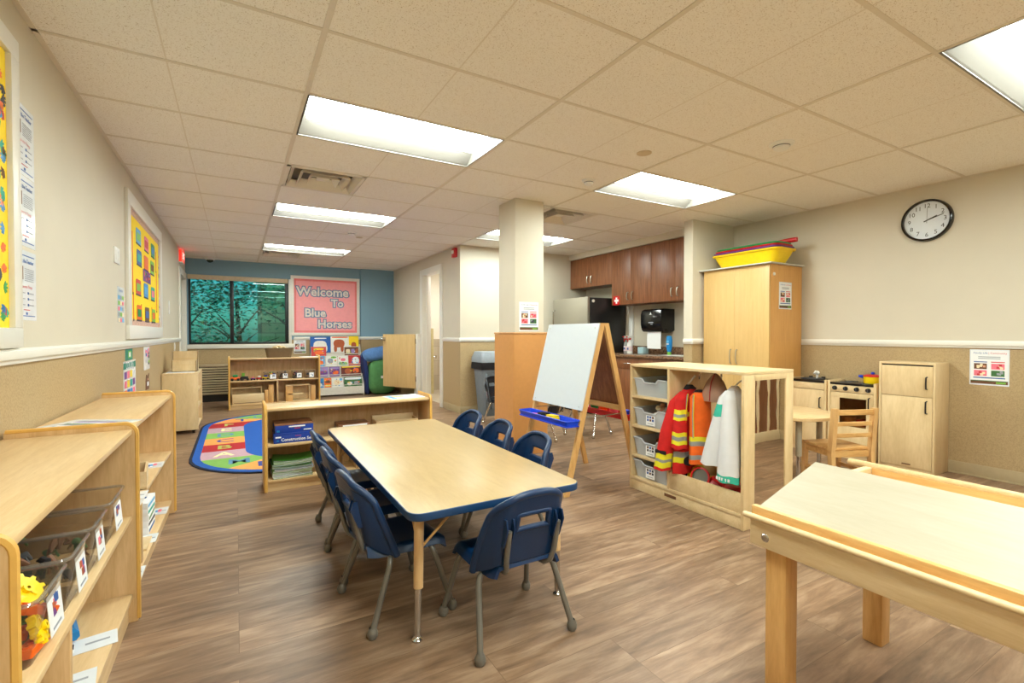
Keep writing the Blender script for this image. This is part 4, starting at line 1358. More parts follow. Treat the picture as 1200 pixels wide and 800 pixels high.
# ------------------------------------------------------------------ tall cabinet + tubs
t = thing('tall_cabinet', 'tall tan two-door storage cabinet against the clock wall', 'cabinet', (4.59, 2.84, 0))
mb = MB(); mb.box((.02, 0, 0), (.57, .77, 1.855), tan_side, bev=.002); mb.build('body', t)
for a, b, hy in ((.002, .384, .35), (.386, .768, .42)):
    mb = MB(); mb.box((0, a, .06), (.02, b, 1.853), tan_cab, bev=.0015); d = mb.build('door', t)
    handle(d, 0, hy, .84, .99, steel, .03, .005)
mb = MB(); mb.cyl((-.004, .36, .76), (0, .36, .76), .01, dgrey, 12); mb.build('lock', t)
t = tag((lambda mb: (mb.box((-.06, -.04, 0), (.53, .92, .012), mat('grey_white_board', (196, 196, 190), rough=.6), bev=.002), mb)[1])(MB()).build('cover_board', loc=(4.61, 2.84, 1.8555)), 'thin grey-white board lying on the tall cabinet, overhanging its left end', 'board')
def tub(name, lab, z, h, m, grow, rimr=.012):
    t = thing(name, lab, 'tub', (4.855, 3.20, z), 0, 'plastic tubs on the tall cabinet')
    w, l = .17 + grow, .375 + grow
    def ring(w, l, z): return [(x, y, z) for x, y in rrect(-w, w, -l, l, .07, 6)]
    mb = MB(); mb.loft([ring(w - .05, l - .07, 0), ring(w - .01, l - .015, h * .7), ring(w, l, h), ring(w - .008, l - .008, h), ring(w - .018, l - .024, h * .7), ring(w - .058, l - .078, .006)], m, True); mb.build('tub_body', t)
    mb = MB(); rr = ring(w + .012, l + .012, h - .004); mb.tube(rr + [rr[0]], rimr, m, 8, flat=.5); mb.build('rim', t)
tub('plastic_tub', 'yellow plastic tub on top of the tall cabinet, lowest of the nested stack', 1.868, .155, yellow, 0)
tub('plastic_tub', 'purple plastic tub nested in the yellow one', 1.888, .157, purple, -.011)
tub('plastic_tub', 'red plastic tub nested above the purple one', 1.908, .158, red, -.022)
tub('plastic_tub', 'green plastic tub on top of the nested stack', 1.928, .160, green, -.033)
t = thing('toy_shovel', 'red plastic shovel lying across the green tub', 'shovel', (4.93, 2.83, 2.085), 0)
mb = MB(); mb.tube([(-.02, .16, .02), (0, .0, .03), (.01, -.06, .03)], .024, red, 12); mb.build('shovel_handle', t)
mb = MB(); mb.grid(lambda u, v: ((u - .5) * .14, .14 + .14 * v, -.02 - .05 * v + .03 * (abs(u - .5) * 2) ** 2), 8, 5, red, .004); mb.build('blade', t)

# poster helper: one sheet with its print
def poster(name, lab, mtx, w, h, kind, cat='poster', sheet=None, seed=1):
    rr = random.Random(seed)
    mb = MB()
    E1, E2 = .0016, .0022
    mb.box((-w / 2, -h / 2, 0), (w / 2, h / 2, E1 - .0004), sheet or paper_blue, mtx=mtx)
    def R_(x0, x1, y0, y1, m, z=E1):
        mb.box((x0 * w, y0 * h, z - .0006), (x1 * w, y1 * h, z), m, mtx=mtx)
    def Tx(s, x, y, size, m, z=E2, al='CENTER', bold=0):
        mb.text(s, size, m, mtx @ Matrix.Translation((x * w, y * h, z)), al, bold)
    if kind == 'family':
        R_(-.47, .47, -.47, .47, paper)
        Tx('Family Life', -.22, .40, .075 * w * 1.15, print_blue); Tx('| Community', .21, .40, .075 * w * 1.15, print_red)
        for k in range(2):
            R_(-.28, .28, .285 - k * .045, .305 - k * .045, print_grey, E2)
        for k, (cx, cm) in enumerate(((-.22, print_blue), (.22, print_red))):
            R_(cx - .17, cx + .17, .14, .165, cm, E2)
            for j in range(2):
                cy = .03 - .19 * j
                pal = [(brown, skin_tone, cream), (pink, cream, print_red), (print_dark, skin_tone, pink), (leaf_photo, print_grey, print_dark)][k * 2 + j if k == 0 else 1 + 2 * j]
                R_(cx - .165, cx + .165, cy - .08, cy + .08, pal[0], E2)
                for q in range(5):
                    ax, ay = cx + rr.uniform(-.12, .12), cy + rr.uniform(-.05, .05)
                    R_(ax - .035, ax + .035, ay - .028, ay + .028, rr.choice(pal[1:]), E2 + .0003 + q * .00005)
        R_(-.40, .40, -.305, -.275, print_blue, E2)
        R_(-.47, .47, -.46, -.375, soil, E2); R_(-.47, .47, -.385, -.365, leaf_photo, E2 + .0002); R_(.18, .42, -.44, -.40, lime, E2 + .0002)
    elif kind == 'teacher':
        R_(-.42, .42, .42, .435, print_blue); R_(-.42, .42, -.445, -.43, print_blue)
        Tx('Meet the Teacher', -.02, .345, .105 * w, print_blue, bold=.0006)
        R_(-.40, -.16, .08, .27, brown, E2); R_(-.36, -.22, .09, .2, rr.choice([print_dark, dred, purple]), E2 + .0003); R_(-.33, -.24, .2, .255, skin_tone, E2 + .0003)
        for k in range(7):
            R_(-.08, .40 - .05 * rr.random(), .235 - k * .028, .245 - k * .028, print_grey, E2)
        Tx('Favorite Things', .02, -.02, .085 * w, print_red)
        for k in range(3):
            for cx in (-.36, .08):
                R_(cx - .03, cx + .03, -.125 - .085 * k, -.09 - .085 * k, print_blue, E2)
                R_(cx + .06, cx + .28, -.115 - .085 * k, -.102 - .085 * k, print_grey, E2)
        R_(-.15, .15, -.355, -.345, print_red, E2); R_(-.04, .04, -.42, -.385, print_blue, E2)
    elif kind == 'colors':
        R_(-.5, .5, .33, .46, mat('poster_teal', (30, 130, 110), rough=.5) if 'poster_teal' not in MATS else MATS['poster_teal'])
        Tx('COLORS', 0, .395, .16 * w, paper)
        cols = [lime, sky, print_red, orange, print_blue, cyan, pink, yellow, teal, purple, pink, yellow]
        for j in range(4):
            for i in range(4):
                if (i + j) % 7 != 6:
                    R_(-.44 + i * .225, -.44 + i * .225 + .18, -.46 + j * .195, -.46 + j * .195 + .15, cols[(i + j * 3) % len(cols)], E2)
    elif kind == 'small':
        pal = [print_blue, lime, pink, print_grey, sky, print_dark]
        for q in range(12):
            x, y = rr.uniform(-.4, .25), rr.uniform(-.45, .35)
            R_(x, x + .22, y, y + .12, rr.choice(pal), E2 + q * .00005)
    elif kind == 'card':
        R_(-.5, .5, -.5, .5, MATS.get('poster_teal') or mat('poster_teal', (30, 130, 110), rough=.5)); R_(-.1, .3, -.3, .3, lime, E2); R_(-.02, .22, -.2, .2, paper, E2 + .0003)
    elif kind == 'menu':
        Tx('Weekly Plan', 0, .40, .11 * w, print_blue)
        for j in range(5):
            for i in range(3):
                R_(-.42 + i * .29, -.42 + i * .29 + .25, .26 - j * .16 - .11, .26 - j * .16, [sky, print_grey, lime, cream, pink][(i + 2 * j) % 5], E2)
    return solo(mb, name, lab, cat, smooth=False)
poster('picture_notice', 'laminated notice with food photos taped on the right wall under the rail', plane_x_neg(5.1795, 1.392, .888), .232, .285, 'family', seed=3)
poster('picture_notice', 'laminated notice with four photos on the column above the tan padding', plane_y_neg(2.44, 3.9045, 1.322), .22, .28, 'family', seed=4)
poster('picture_notice', 'laminated notice with four photos on the side of the tall tan cabinet', plane_y_neg(4.86, 2.8395, 1.545), .22, .275, 'family', seed=5)
poster('picture_notice', 'small laminated notice on the far wall, left of the book rack', plane_y_neg(1.03, 9.7495, .935), .21, .29, 'family', seed=6)
mb = MB(); mb.lathe([(0, 0), (.016, 0), (.016, .01), (0, .012)], white, 14, mtx=Matrix.Translation((4.66, 2.8406, 1.755)) @ Matrix.Rotation(PI / 2, 4, 'X')); solo(mb, 'adhesive_hook', 'small white adhesive hook high on the tall cabinet side', 'hook')

# clock
t = thing('wall_clock', 'round white wall clock with black rim', 'clock', (5.179, 1.797, 2.133))
mx = Matrix(((0, 0, -1, 0), (-1, 0, 0, 0), (0, 1, 0, 0), (0, 0, 0, 1)))
mb = MB(); mb.lathe([(.160, .006), (.160, .034), (.168, .040), (.176, .036), (.180, .02), (.180, 0), (0, 0)], black_gloss, 48, mtx=mx); mb.build('rim', t)
mb = MB(); mb.lathe([(0, .010), (.162, .010)], mat('clock_face', (240, 244, 252), rough=.4, var=.01), 48, mtx=mx); f = mb.build('face', t)
mb = MB()
for h in range(1, 13):
    a = PI / 2 - h * PI / 6
    mb.text(str(h), .050, black, mx @ Matrix.Translation((.124 * math.cos(a), .124 * math.sin(a), .0112)))
mb.build('numerals', f, smooth=False)
for ang, L, w, nm in ((PI / 2 - 2.2 * PI / 6, .075, .008, 'hour_hand'), (PI / 2 - 12.0 / 60 * 2 * PI, .12, .006, 'minute_hand'), (PI / 2 - .03, .11, .0018, 'second_hand')):
    mb = MB(); mb.box((-.022, -w / 2, .013), (L, w / 2, .0145), black, mtx=mx @ Matrix.Rotation(ang, 4, 'Z')); mb.build(nm, t)
mb = MB(); mb.lathe([(0, .0275), (.160, .0275)], clear('clock_glass', (250, 252, 252), gloss=.02, rough=.01), 48, mtx=mx); mb.build('cover_glass', t)

# ------------------------------------------------------------------ play kitchen along the clock wall
PX = 4.895
t = thing('play_refrigerator', 'birch toy refrigerator with two doors against the clock wall', 'toy refrigerator', (PX, 1.632, 0))
D, W = .275, .392
mb = MB(); mb.box((0, 0, 0), (D, .016, .915), birch, bev=.002); mb.box((0, W - .016, 0), (D, W, .915), birch, bev=.002); mb.box((0, .016, .898), (D, W - .016, .915), birch_h, bev=.002); mb.box((.012, .016, .0), (D, W - .016, .05), birch_h); mb.box((D - .01, .016, .05), (D, W - .016, .9), birch); mb.build('body', t)
mb = MB(); mb.box((.018, .016, .884), (.03, W - .016, .898), black); mb.build('shadow_gap', t)
for z0, z1, hz in ((.035, .628, .50), (.632, .886, .70)):
    mb = MB(); mb.box((.002, .019, z0), (.016, W - .019, z1), birch, bev=.002); d = mb.build('door', t)
    mb = MB(); mb.tube([(.002, .055, hz), (-.02, .055, hz + .004), (-.022, .055, hz + .05), (-.02, .055, hz + .096), (.002, .055, hz + .10)], .0055, black, 8); mb.build('handle', d)
    if z0 < .1:
        mb = MB(); mb.box((-.0005, .16, .052), (.0022, .22, .062), brown); mb.build('badge', d)
t = thing('play_stove', 'birch toy stove with four black knobs and an oven window, beside the toy refrigerator', 'toy stove', (PX, 2.045, 0))
W, H = .395, .70
seat_wood = wood('honey_seat', (196, 146, 84), (222, 178, 114), (2, 10, 10))
chair_wood = wood('honey_post', (206, 160, 100), (222, 180, 122), (10, 10, 1.2), rough=.4)
mb = MB(); mb.box((-.005, 0, 0), (D, .018, H + .012), birch, bev=.002); mb.box((-.005, W - .018, 0), (D, W, H + .012), birch, bev=.002); mb.box((D - .01, .018, .03), (D, W - .018, H - .02), birch); mb.box((.01, .018, 0), (D, W - .018, .05), birch_h); mb.box((.02, .018, .30), (D - .01, W - .018, .31), birch_h); mb.build('body', t)
mb = MB(); mb.box((-.004, .018, H - .02), (D, W - .018, H), black_gloss, bev=.003); ct = mb.build('cooktop', t)
for bx_, by_ in ((.08, .11), (.08, .28), (.2, .11), (.2, .28)):
    mb = MB(); mb.lathe([(.02, .0), (.048, .0), (.048, .003), (.02, .003)], dgrey, 24, (bx_, by_, H)); mb.build('burner', ct)
mb = MB(); mb.box((0, .018, H - .085), (.016, W - .018, H - .021), birch_h, bev=.001); cp = mb.build('control_panel', t)
for k in range(4):
    y = .06 + k * .092
    mb = MB(); mb.lathe([(0, .016), (.018, .014), (.021, .0), (0, 0)], black, 18, mtx=Matrix.Translation((0, y, H - .052)) @ Matrix.Rotation(-PI / 2, 4, 'Y')); mb.box((-.02, y - .003, H - .068), (-.014, y + .003, H - .036), dgrey); mb.build('knob', cp)
mb = MB()     # oven door: frame around a window
dz0, dz1, wy0, wy1, wz0, wz1 = .04, H - .09, .075, W - .10, .30, H - .14
mb.box((0, .021, dz0), (.014, W - .021, wz0), birch, bev=.0015); mb.box((0, .021, wz1), (.014, W - .021, dz1), birch, bev=.0015); mb.box((0, .021, wz0), (.014, wy0, wz1), birch); mb.box((0, wy1, wz0), (.014, W - .021, wz1), birch)
d = mb.build('oven_door', t)
mb = MB(); mb.box((.004, wy0, wz0), (.008, wy1, wz1), clear('oven_window', (222, 206, 184), gloss=.02)); mb.build('window_pane', d)
mb = MB(); mb.tube([(.0, .05, .48), (-.02, .05, .485), (-.022, .05, .53), (-.02, .05, .575), (.0, .05, .58)], .0055, black, 8); mb.build('handle', d)
mb = MB(); mb.lathe([(0, 0), (.05, 0), (.062, .06), (.058, .06), (.047, .004), (0, .004)], pine, 20); solo(mb, 'toy_bowl', 'wooden toy bowl inside the toy oven', 'bowl', (PX + .13, 2.32, .3105))
mb = MB(); mb.prism(rrect(-.06, .06, -.08, .08, .02), 0, .05, red, bev=.008); solo(mb, 'toy_pan', 'red toy baking tin inside the toy oven', 'tin', (PX + .11, 2.15, .3105))
t = thing('toy_pot', 'yellow toy cooking pot with red lid and blue handles on the toy stove', 'toy pot', (PX + .13, 2.125, H + .0035))
mb = MB(); mb.lathe([(0, 0), (.066, 0), (.07, .006), (.072, .062), (.066, .062), (.064, .006), (0, .006)], yellow, 26); mb.build('pot_body', t)
mb = MB(); mb.lathe([(.074, .062), (.074, .070), (.05, .080), (0, .083)], red, 26); lid = mb.build('lid', t); mb = MB(); mb.ball((0, 0, .092), .016, blue, (1, 1, .75)); mb.build('lid_knob', lid)
for s in (-1, 1):
    mb = MB(); mb.tube([(0, s * .068, .05), (.02, s * .092, .058), (0, s * .108, .06), (-.02, s * .092, .058), (0, s * .068, .05)], .011, blue, 8); mb.build('pot_handle', t)
t = thing('play_sink', 'birch toy sink cabinet with black top, left of the toy stove', 'toy sink', (PX, 2.455, 0))
W = .375
mb = MB(); mb.box((-.005, 0, 0), (D, .018, H + .012), birch, bev=.002); mb.box((-.005, W - .018, 0), (D, W, H + .012), birch, bev=.002); mb.box((D - .01, .018, .03), (D, W - .018, H - .02), birch); mb.box((.01, .018, 0), (D, W - .018, .05), birch_h); mb.box((.0, .018, H - .085), (.016, W - .018, H - .021), birch_h, bev=.001); mb.build('body', t)
mb = MB(); mb.box((-.004, .018, H - .018), (D, W - .018, H + .004), black_gloss, bev=.003); ct = mb.build('sink_top', t)
mb = MB(); mb.lathe([(.095, .004), (.10, .012), (.088, .012), (.082, .005), (0, .005)], dgrey, 28, (.13, .2, H)); mb.build('basin', ct)
mb = MB(); mb.tube([(.22, .20, H), (.22, .20, H + .06), (.19, .20, H + .075), (.165, .20, H + .055)], .010, white, 10); mb.ball((.22, .20, H + .06), .022, white); mb.build('faucet', ct)
for s in (-1, 1):
    mb = MB(); mb.cyl((.22, .20 + s * .06, H), (.22, .20 + s * .06, H + .025), .018, black); mb.build('tap_knob', ct)
mb = MB(); mb.box((0, .021, .04), (.014, W - .021, H - .09), birch, bev=.002); d = mb.build('door', t)
mb = MB(); mb.tube([(.0, .055, .44), (-.02, .055, .445), (-.022, .055, .49), (-.02, .055, .535), (.0, .055, .54)], .0055, black, 8); mb.build('handle', d)

# round table and wooden chair
t = thing('round_table', 'small round pale-topped table on grey legs behind the dress-up unit', 'table', (3.90, 2.28, 0))
mb = MB(); mb.lathe([(0, .495), (.352, .495), (.36, .500), (.36, .520), (.355, .523), (0, .523)], maple, 56); mb.build('tabletop', t)
lg = mat('putty_leg', (160, 152, 132), rough=.45)
for k in range(4):
    a = math.radians(232 + 90 * k)
    x, y = .27 * math.cos(a), .27 * math.sin(a)
    mb = MB(); mb.cyl((x, y, .496), (x, y, .22), .022, lg); leg = mb.build('leg', t)
    mb = MB(); mb.cyl((x, y, .23), (x, y, .02), .016, chrome); mb.lathe([(0, 0), (.02, 0), (.02, .01), (.01, .02)], chrome, 14, (x, y, 0)); mb.build('leg_insert', leg)
t = thing('wooden_chair', 'small wooden ladder-back chair at the round table', 'chair', (3.955, 1.92, 0), math.radians(-22))
# local: back at -y, facing +y
def stick(a, b, w, d, m):
    mb = MB()
    q = [(-w, -d), (w, -d), (w, d), (-w, d)]
    mb.loft([[(a[0] + x, a[1] + y, a[2]) for x, y in q], [(b[0] + x, b[1] + y, b[2]) for x, y in q]], m)
    return mb
mb = MB(); mb.prism(rrect(-.165, .165, -.14, .155, .02), .30, .32, seat_wood, bev=.005); mb.build('seat', t)
for s in (-1, 1):
    stick((s * .162, -.165, .0), (s * .162, -.150, .30), .0165, .019, chair_wood).build('back_leg', t)
    stick((s * .162, -.150, .29), (s * .162, -.178, .615), .0165, .019, chair_wood).build('back_post', t)
    stick((s * .145, .135, 0), (s * .145, .125, .30), .016, .016, chair_wood).build('front_leg', t)
    mb = MB(); mb.box((s * .145 - .009, -.14, .255), (s * .145 + .009, .125, .298), seat_wood); mb.box((s * .145 - .008, -.14, .12), (s * .145 + .008, .125, .145), seat_wood); mb.build('side_rail', t)
for z0, z1, dy in ((.565, .605, -.176), (.485, .515, -.168), (.40, .43, -.160)):
    mb = MB(); mb.box((-.15, dy - .008, z0), (.15, dy + .008, z1), seat_wood, bev=.003); mb.build('back_slat', t)
mb = MB(); mb.box((-.14, .12, .255), (.14, .135, .298), seat_wood); mb.box((-.14, -.155, .255), (.14, -.14, .298), seat_wood); mb.build('front_rail', t)

# ------------------------------------------------------------------ light-coloured work table, right foreground
t = thing('tilt_top_table', 'large birch activity table with a sloping pale lid, right foreground', 'table', (1.41, .93, 0))
TX, TY = .745, 1.30
mb = MB(); mb.box((.0, -TY, .492), (.022, 0, .585), maple_y, bev=.003); mb.build('front_apron', t)
mb = MB(); mb.box((TX - .022, -TY, .492), (TX, .0, .635), pine_y, bev=.003); mb.build('back_apron', t)
for y in (-.022, -TY):
    mb = MB(); mb.prism([(.022, .492), (TX - .022, .492), (TX - .022, .635), (.36, .635), (.022, .56)], y, y + .022, birch_h, mtx=Matrix(((1, 0, 0, 0), (0, 0, 1, 0), (0, 1, 0, 0), (0, 0, 0, 1)))); mb.build('end_apron', t)
mb = MB(); mb.box((.022, -TY + .022, .50), (TX - .022, -.022, .512), birch_h); mb.build('tray_floor', t)
mb = MB(); mb.cyl((-.006, -TY, .582), (-.006, .012, .582), .009, birch_h, 14); mb.ball((-.006, .012, .582), .009, birch_h); mb.build('front_dowel', t)
mb = MB(); mb.cyl((TX - .008, -TY, .640), (TX - .008, .052, .640), .013, maple, 14); mb.ball((TX - .008, .052, .64), .013, maple); mb.build('back_dowel', t)
mb = MB(); mb.box((.012, -TY, .575), (.034, .004, .611), pine_y, bev=.004); mb.build('front_lip', t)
mb = MB()
a0, a1 = (.036, .592), (.362, .690)
mb.prism([a0, (a1[0], a1[1]), (a1[0] - .005, a1[1] + .014), (a0[0] - .004, a0[1] + .014)], -TY, -.01, pale_birch, mtx=Matrix(((1, 0, 0, 0), (0, 0, 1, 0), (0, 1, 0, 0), (0, 0, 0, 1)))); mb.build('lid', t)
mb = MB(); mb.box((.335, -TY + .03, .512), (.355, -.03, .682), birch_h); mb.build('lid_support', t)
mb = MB(); mb.box((TX - .16, -.03, .600), (TX - .022, -.004, .638), maple_y, bev=.004); mb.build('gutter_end', t)
for x in (.055, TX - .075):
    for y in (-.07, -TY + .07):
        mb = MB(); mb.box((x - .032, y - .032, 0), (x + .032, y + .032, .50), pine, bev=.004); mb.build('leg', t)
mb = MB()
for y in (-.05, -TY + .05):
    mb.lathe([(0, .004), (.010, .003), (.013, 0), (0, 0)], chrome, 16, mtx=Matrix.Translation((0, y, .525)) @ Matrix.Rotation(-PI / 2, 4, 'Y'))
mb.build('bolt', t)

# ------------------------------------------------------------------ dark chairs by the kitchen, trash can
def small_chair(name, lab, loc, rz):
    c = dup(ch0, loc, rz, lab, 'dark chairs behind the column')
    return c
DARK = make_chair('child_chair', 'black seated child chair with chrome legs, seen under the easel tray', 0, mat('black_chair_shell', (22, 24, 32), rough=.4), chrome)
DARK['group'] = 'dark chairs behind the column'
DARK.location = (2.98, 4.42, 0); DARK.rotation_euler = (0, 0, math.radians(40))
dup(DARK, (3.52, 4.34, 0), math.radians(-75), 'black child chair with chrome legs behind the red easel tray', 'dark chairs behind the column')
dup(DARK, (3.0, 5.42, 0), math.radians(200), 'black child chair peeking out from behind the tan padded column', 'dark chairs behind the column')
t = thing('trash_can', 'grey slim trash can with black liner in front of the alcove wall', 'trash can', (3.22, 6.10, 0))
def rr3(w, d, z, r=.04): return [(x, y, z) for x, y in rrect(-w, w, -d, d, r, 5)]
mb = MB(); mb.loft([rr3(.20, .13, .0), rr3(.205, .135, .02), rr3(.262, .165, .70)], grey, True)
for x in (-.2, -.1, .0, .1, .2):
    mb.box((x - .02, -.163, .10), (x + .02, -.13, .60), grey, bev=.008)
mb.build('bin_body', t)
mb = MB(); mb.loft([rr3(.266, .17, .655), rr3(.285, .19, .66), rr3(.29, .192, .70), rr3(.285, .19, .745), rr3(.27, .175, .76)], soft_black, True); mb.build('bin_liner', t)
mb = MB(); mb.loft([rr3(.285, .188, .755), rr3(.285, .188, .82), rr3(.265, .17, .865), rr3(.255, .16, .90), rr3(.24, .145, .905)], mat('lid_grey', (150, 160, 170), rough=.5), True); mb.build('lid', t)
# ------------------------------------------------------------------ bulletin boards
def text_on(mb, s, size, m, mtx, x, y, z, bold=0.0, al='CENTER'):
    mb.text(s, size, m, mtx @ Matrix.Translation((x, y, z)), al, bold)

def board_frame(t, mtx, w, h, fw, m, proud=.02):
    mb = MB()
    for a, b in (((-w / 2, -h / 2, 0), (w / 2, -h / 2 + fw, proud)), ((-w / 2, h / 2 - fw, 0), (w / 2, h / 2, proud)), ((-w / 2, -h / 2 + fw, 0), (-w / 2 + fw, h / 2 - fw, proud)), ((w / 2 - fw, -h / 2 + fw, 0), (w / 2, h / 2 - fw, proud))):
        mb.box(a, b, m, bev=.003, mtx=mtx)
    mb.build('frame', t)

# welcome board on the far wall
mx = plane_y_neg(1.502, 9.7490, 1.682)
t = thing('bulletin_board', 'pink bulletin board reading Welcome To Blue Horses on the blue wall', 'bulletin board', (0, 0, 0))
BW, BH = 1.245, 1.12
board_frame(t, mx, BW, BH, .055, white_trim)
coral = mat('coral_paper', (250, 166, 170), rough=.8, var=.03)
coral_d = mat('coral_border', (240, 132, 132), rough=.8, var=.05)
mb = MB(); mb.box((-BW / 2 + .05, -BH / 2 + .05, 0), (BW / 2 - .05, BH / 2 - .05, .006), coral_d, mtx=mx); mb.box((-BW / 2 + .09, -BH / 2 + .095, .006), (BW / 2 - .09, BH / 2 - .095, .0075), coral, mtx=mx); mb.build('backing_paper', t, smooth=False)
let_o = mat('letter_outline_blue', (92, 132, 170), rough=.7)
let_f = mat('letter_fill_silver', (224, 216, 208), rough=.5, var=.16, scale=60)
for s, x, y, sz in (('Welcome', -.055, .265, .235), ('To', .20, .055, .20), ('Blue', -.20, -.135, .215), ('Horses', .155, -.345, .215)):
    mb = MB(); text_on(mb, s, sz, let_o, mx, x, y, .0090, .021); text_on(mb, s, sz, let_f, mx, x, y, .0110, .006); mb.build('letters', t, smooth=False, recalc=False)

# yellow bus board on the left wall
mx = plane_left(5.655, 1.70)
t = thing('bulletin_board', 'framed yellow bulletin board with rows of small cut-outs on the left wall', 'bulletin board', (0, 0, 0))
BW, BH = 1.93, 1.17
board_frame(t, mx, BW, BH, .11, white_trim, .025)
sunny = mat('sunny_yellow_paper', (252, 218, 14), rough=.7, var=.03)
bord = mat('patterned_border', (206, 168, 150), rough=.7, var=.3, scale=60)
mb = MB()
mb.box((-BW / 2 + .1, -BH / 2 + .1, 0), (BW / 2 - .1, BH / 2 - .1, .006), bord, mtx=mx)
mb.box((-BW / 2 + .15, -BH / 2 + .16, .006), (BW / 2 - .16, BH / 2 - .16, .0075), sunny, mtx=mx)
for q in range(40):
    s_ = RND.choice([-1, 1])
    x = s_ * (BW / 2 - .128 - RND.uniform(-.012, .012)); y = RND.uniform(-BH / 2 + .12, BH / 2 - .12)
    mb.box((x - .012, y - .012, .006), (x + .012, y + .012, .0068), RND.choice([brown, print_red, print_dark, paper, print_blue]), mtx=mx)
mb.build('backing_paper', t, smooth=False)
cc = [sky, pink, green, print_blue, orange, lime, print_red, cyan, teal, orange, brown, lime]
k = 0
for row, (y, cols) in enumerate(((.30, 3), (.12, 3), (-.14, 3), (-.36, 3))):
    for i in range(cols):
        x = -.42 + i * .40 + .03 * math.sin(row * 2.1 + i)
        m1, m2 = cc[k % 12], cc[(k + 5) % 12]; k += 1
        mb = MB(); mb.prism([(x + px, y + py) for px, py in rrect(-.12, .12, -.065, .065, .03, 4)], .0085, .0105, m1, mtx=mx)
        mb.box((x - .09, y - .035, .0105), (x + .09, y + .03, .0112), m2, mtx=mx); mb.box((x - .12, y - .075, .0085), (x + .12, y - .062, .0108), print_dark, mtx=mx)
        mb.build('cut_out', t, smooth=False)
mb = MB()
mb.box((-.2, -.06, .0085), (.24, .05, .0100), purple, mtx=mx)
for q in range(16):
    x, y = RND.uniform(-.18, .2), RND.uniform(-.05, .03)
    mb.box((x, y, .0100), (x + .04, y + .02, .0106), RND.choice([orange, sky, print_red, lime, brown]), mtx=mx)
mb.build('centre_picture', t, smooth=False)
for x, y0, y1 in ((-.70, -.2, .3), (.64, -.3, .1), (-.68, -.42, -.2), (.62, .12, .32), (-.30, -.40, -.28), (.30, -.42, -.28)):
    mb = MB(); mb.box((x - .012, y0, .0078), (x + .012, y1, .0100), MATS['orange_plastic'], mtx=mx); mb.box((x - .012, y0 - .02, .0078), (x + .012, y0, .0100), print_dark, mtx=mx); mb.build('paper_pencil', t, smooth=False)

# big board by the camera with the leaf border
mx = plane_left(1.90, 1.688)
t = thing('bulletin_board', 'large white framed bulletin board with yellow hand-print border at the left picture edge', 'bulletin board', (0, 0, 0))
BW, BH = 1.31, 1.17
board_frame(t, mx, BW, BH, .075, white_trim, .025)
mb = MB(); mb.box((-BW / 2 + .07, -BH / 2 + .07, 0), (BW / 2 - .07, BH / 2 - .07, .006), mat('pale_blue_paper', (168, 208, 232), rough=.8), mtx=mx)
sy = mat('border_yellow', (250, 214, 30), rough=.7)
for a, b in (((BW / 2 - .16, -BH / 2 + .075), (BW / 2 - .075, BH / 2 - .075)), ((-BW / 2 + .075, -BH / 2 + .075), (-BW / 2 + .16, BH / 2 - .075)), ((-BW / 2 + .16, BH / 2 - .16), (BW / 2 - .16, BH / 2 - .075)), ((-BW / 2 + .16, -BH / 2 + .075), (BW / 2 - .16, -BH / 2 + .16))):
    mb.box((a[0], a[1], .006), (b[0], b[1], .0078), sy, mtx=mx)
hc = [orange, print_red, cyan, green, print_dark, brown, teal, sky]
for q in range(54):
    side = q % 4
    u = RND.uniform(-.48, .48)
    x, y = ((BW / 2 - .118 + RND.uniform(-.02, .02), u * (BH - .2)) if side < 2 else (u * (BW - .3), (BH / 2 - .118) * (1 if side == 2 else -1)))
    hm = RND.choice(hc); a0 = RND.uniform(0, 6.28)
    for f in range(5):
        a = a0 + f * .5
        M2 = mx @ Matrix.Translation((x, y, 0)) @ Matrix.Rotation(a, 4, 'Z')
        mb.box((0, -.0045, .0078), (.032 if 0 < f < 4 else .026, .0045, .0085 + .00005 * f), hm, mtx=M2)
mb.build('backing_paper', t, smooth=False)

# teacher sheets
for k, (z, lab) in enumerate(((1.937, 'top one of three laminated Meet the Teacher sheets beside the large board'), (1.652, 'middle one of three laminated Meet the Teacher sheets beside the large board'), (1.352, 'bottom one of three laminated Meet the Teacher sheets beside the large board'))):
    o = poster('teacher_sheet', lab, plane_left(2.678, z) @ Matrix.Translation((0, 0, -.0004)), .215, .282, 'teacher', seed=20 + k)
    o['group'] = 'teacher sheets on the left wall'
poster('colour_chart', 'colour chart poster low on the left wall, above the far toy shelf end', plane_left(4.83, .762) @ Matrix.Translation((0, 0, -.0004)), .50, .365, 'colors', seed=31)
poster('green_card', 'small green card taped on the left wall above the colour chart', plane_left(4.80, .992) @ Matrix.Translation((0, 0, -.0004)), .30, .09, 'card', seed=32)
poster('picture_strip', 'narrow picture card taped on the left wall, right of the green card', plane_left(5.67, .925) @ Matrix.Translation((0, 0, -.0004)), .34, .215, 'small', seed=33)
poster('weekly_notice', 'small notice sheet on the left wall just before the yellow board', plane_left(4.52, 1.37) @ Matrix.Translation((0, 0, -.0004)), .24, .26, 'menu', seed=34)
mb = MB(); mx = plane_left(5.68, .70)
mb.prism([(-.10, -.07), (.08, -.075), (.11, -.02), (.07, .03), (.09, .075), (.02, .05), (-.06, .07), (-.09, .02)], -.0004, .004, brown, mtx=mx); mb.box((-.03, -.04, .004), (.05, .0, .005), paper, mtx=mx); mb.box((-.0, .015, .004), (.04, .03, .005), skin_tone, mtx=mx)
solo(mb, 'paper_cut_out', 'brown and white paper cut-out animal low on the left wall', 'cut-out', smooth=False)
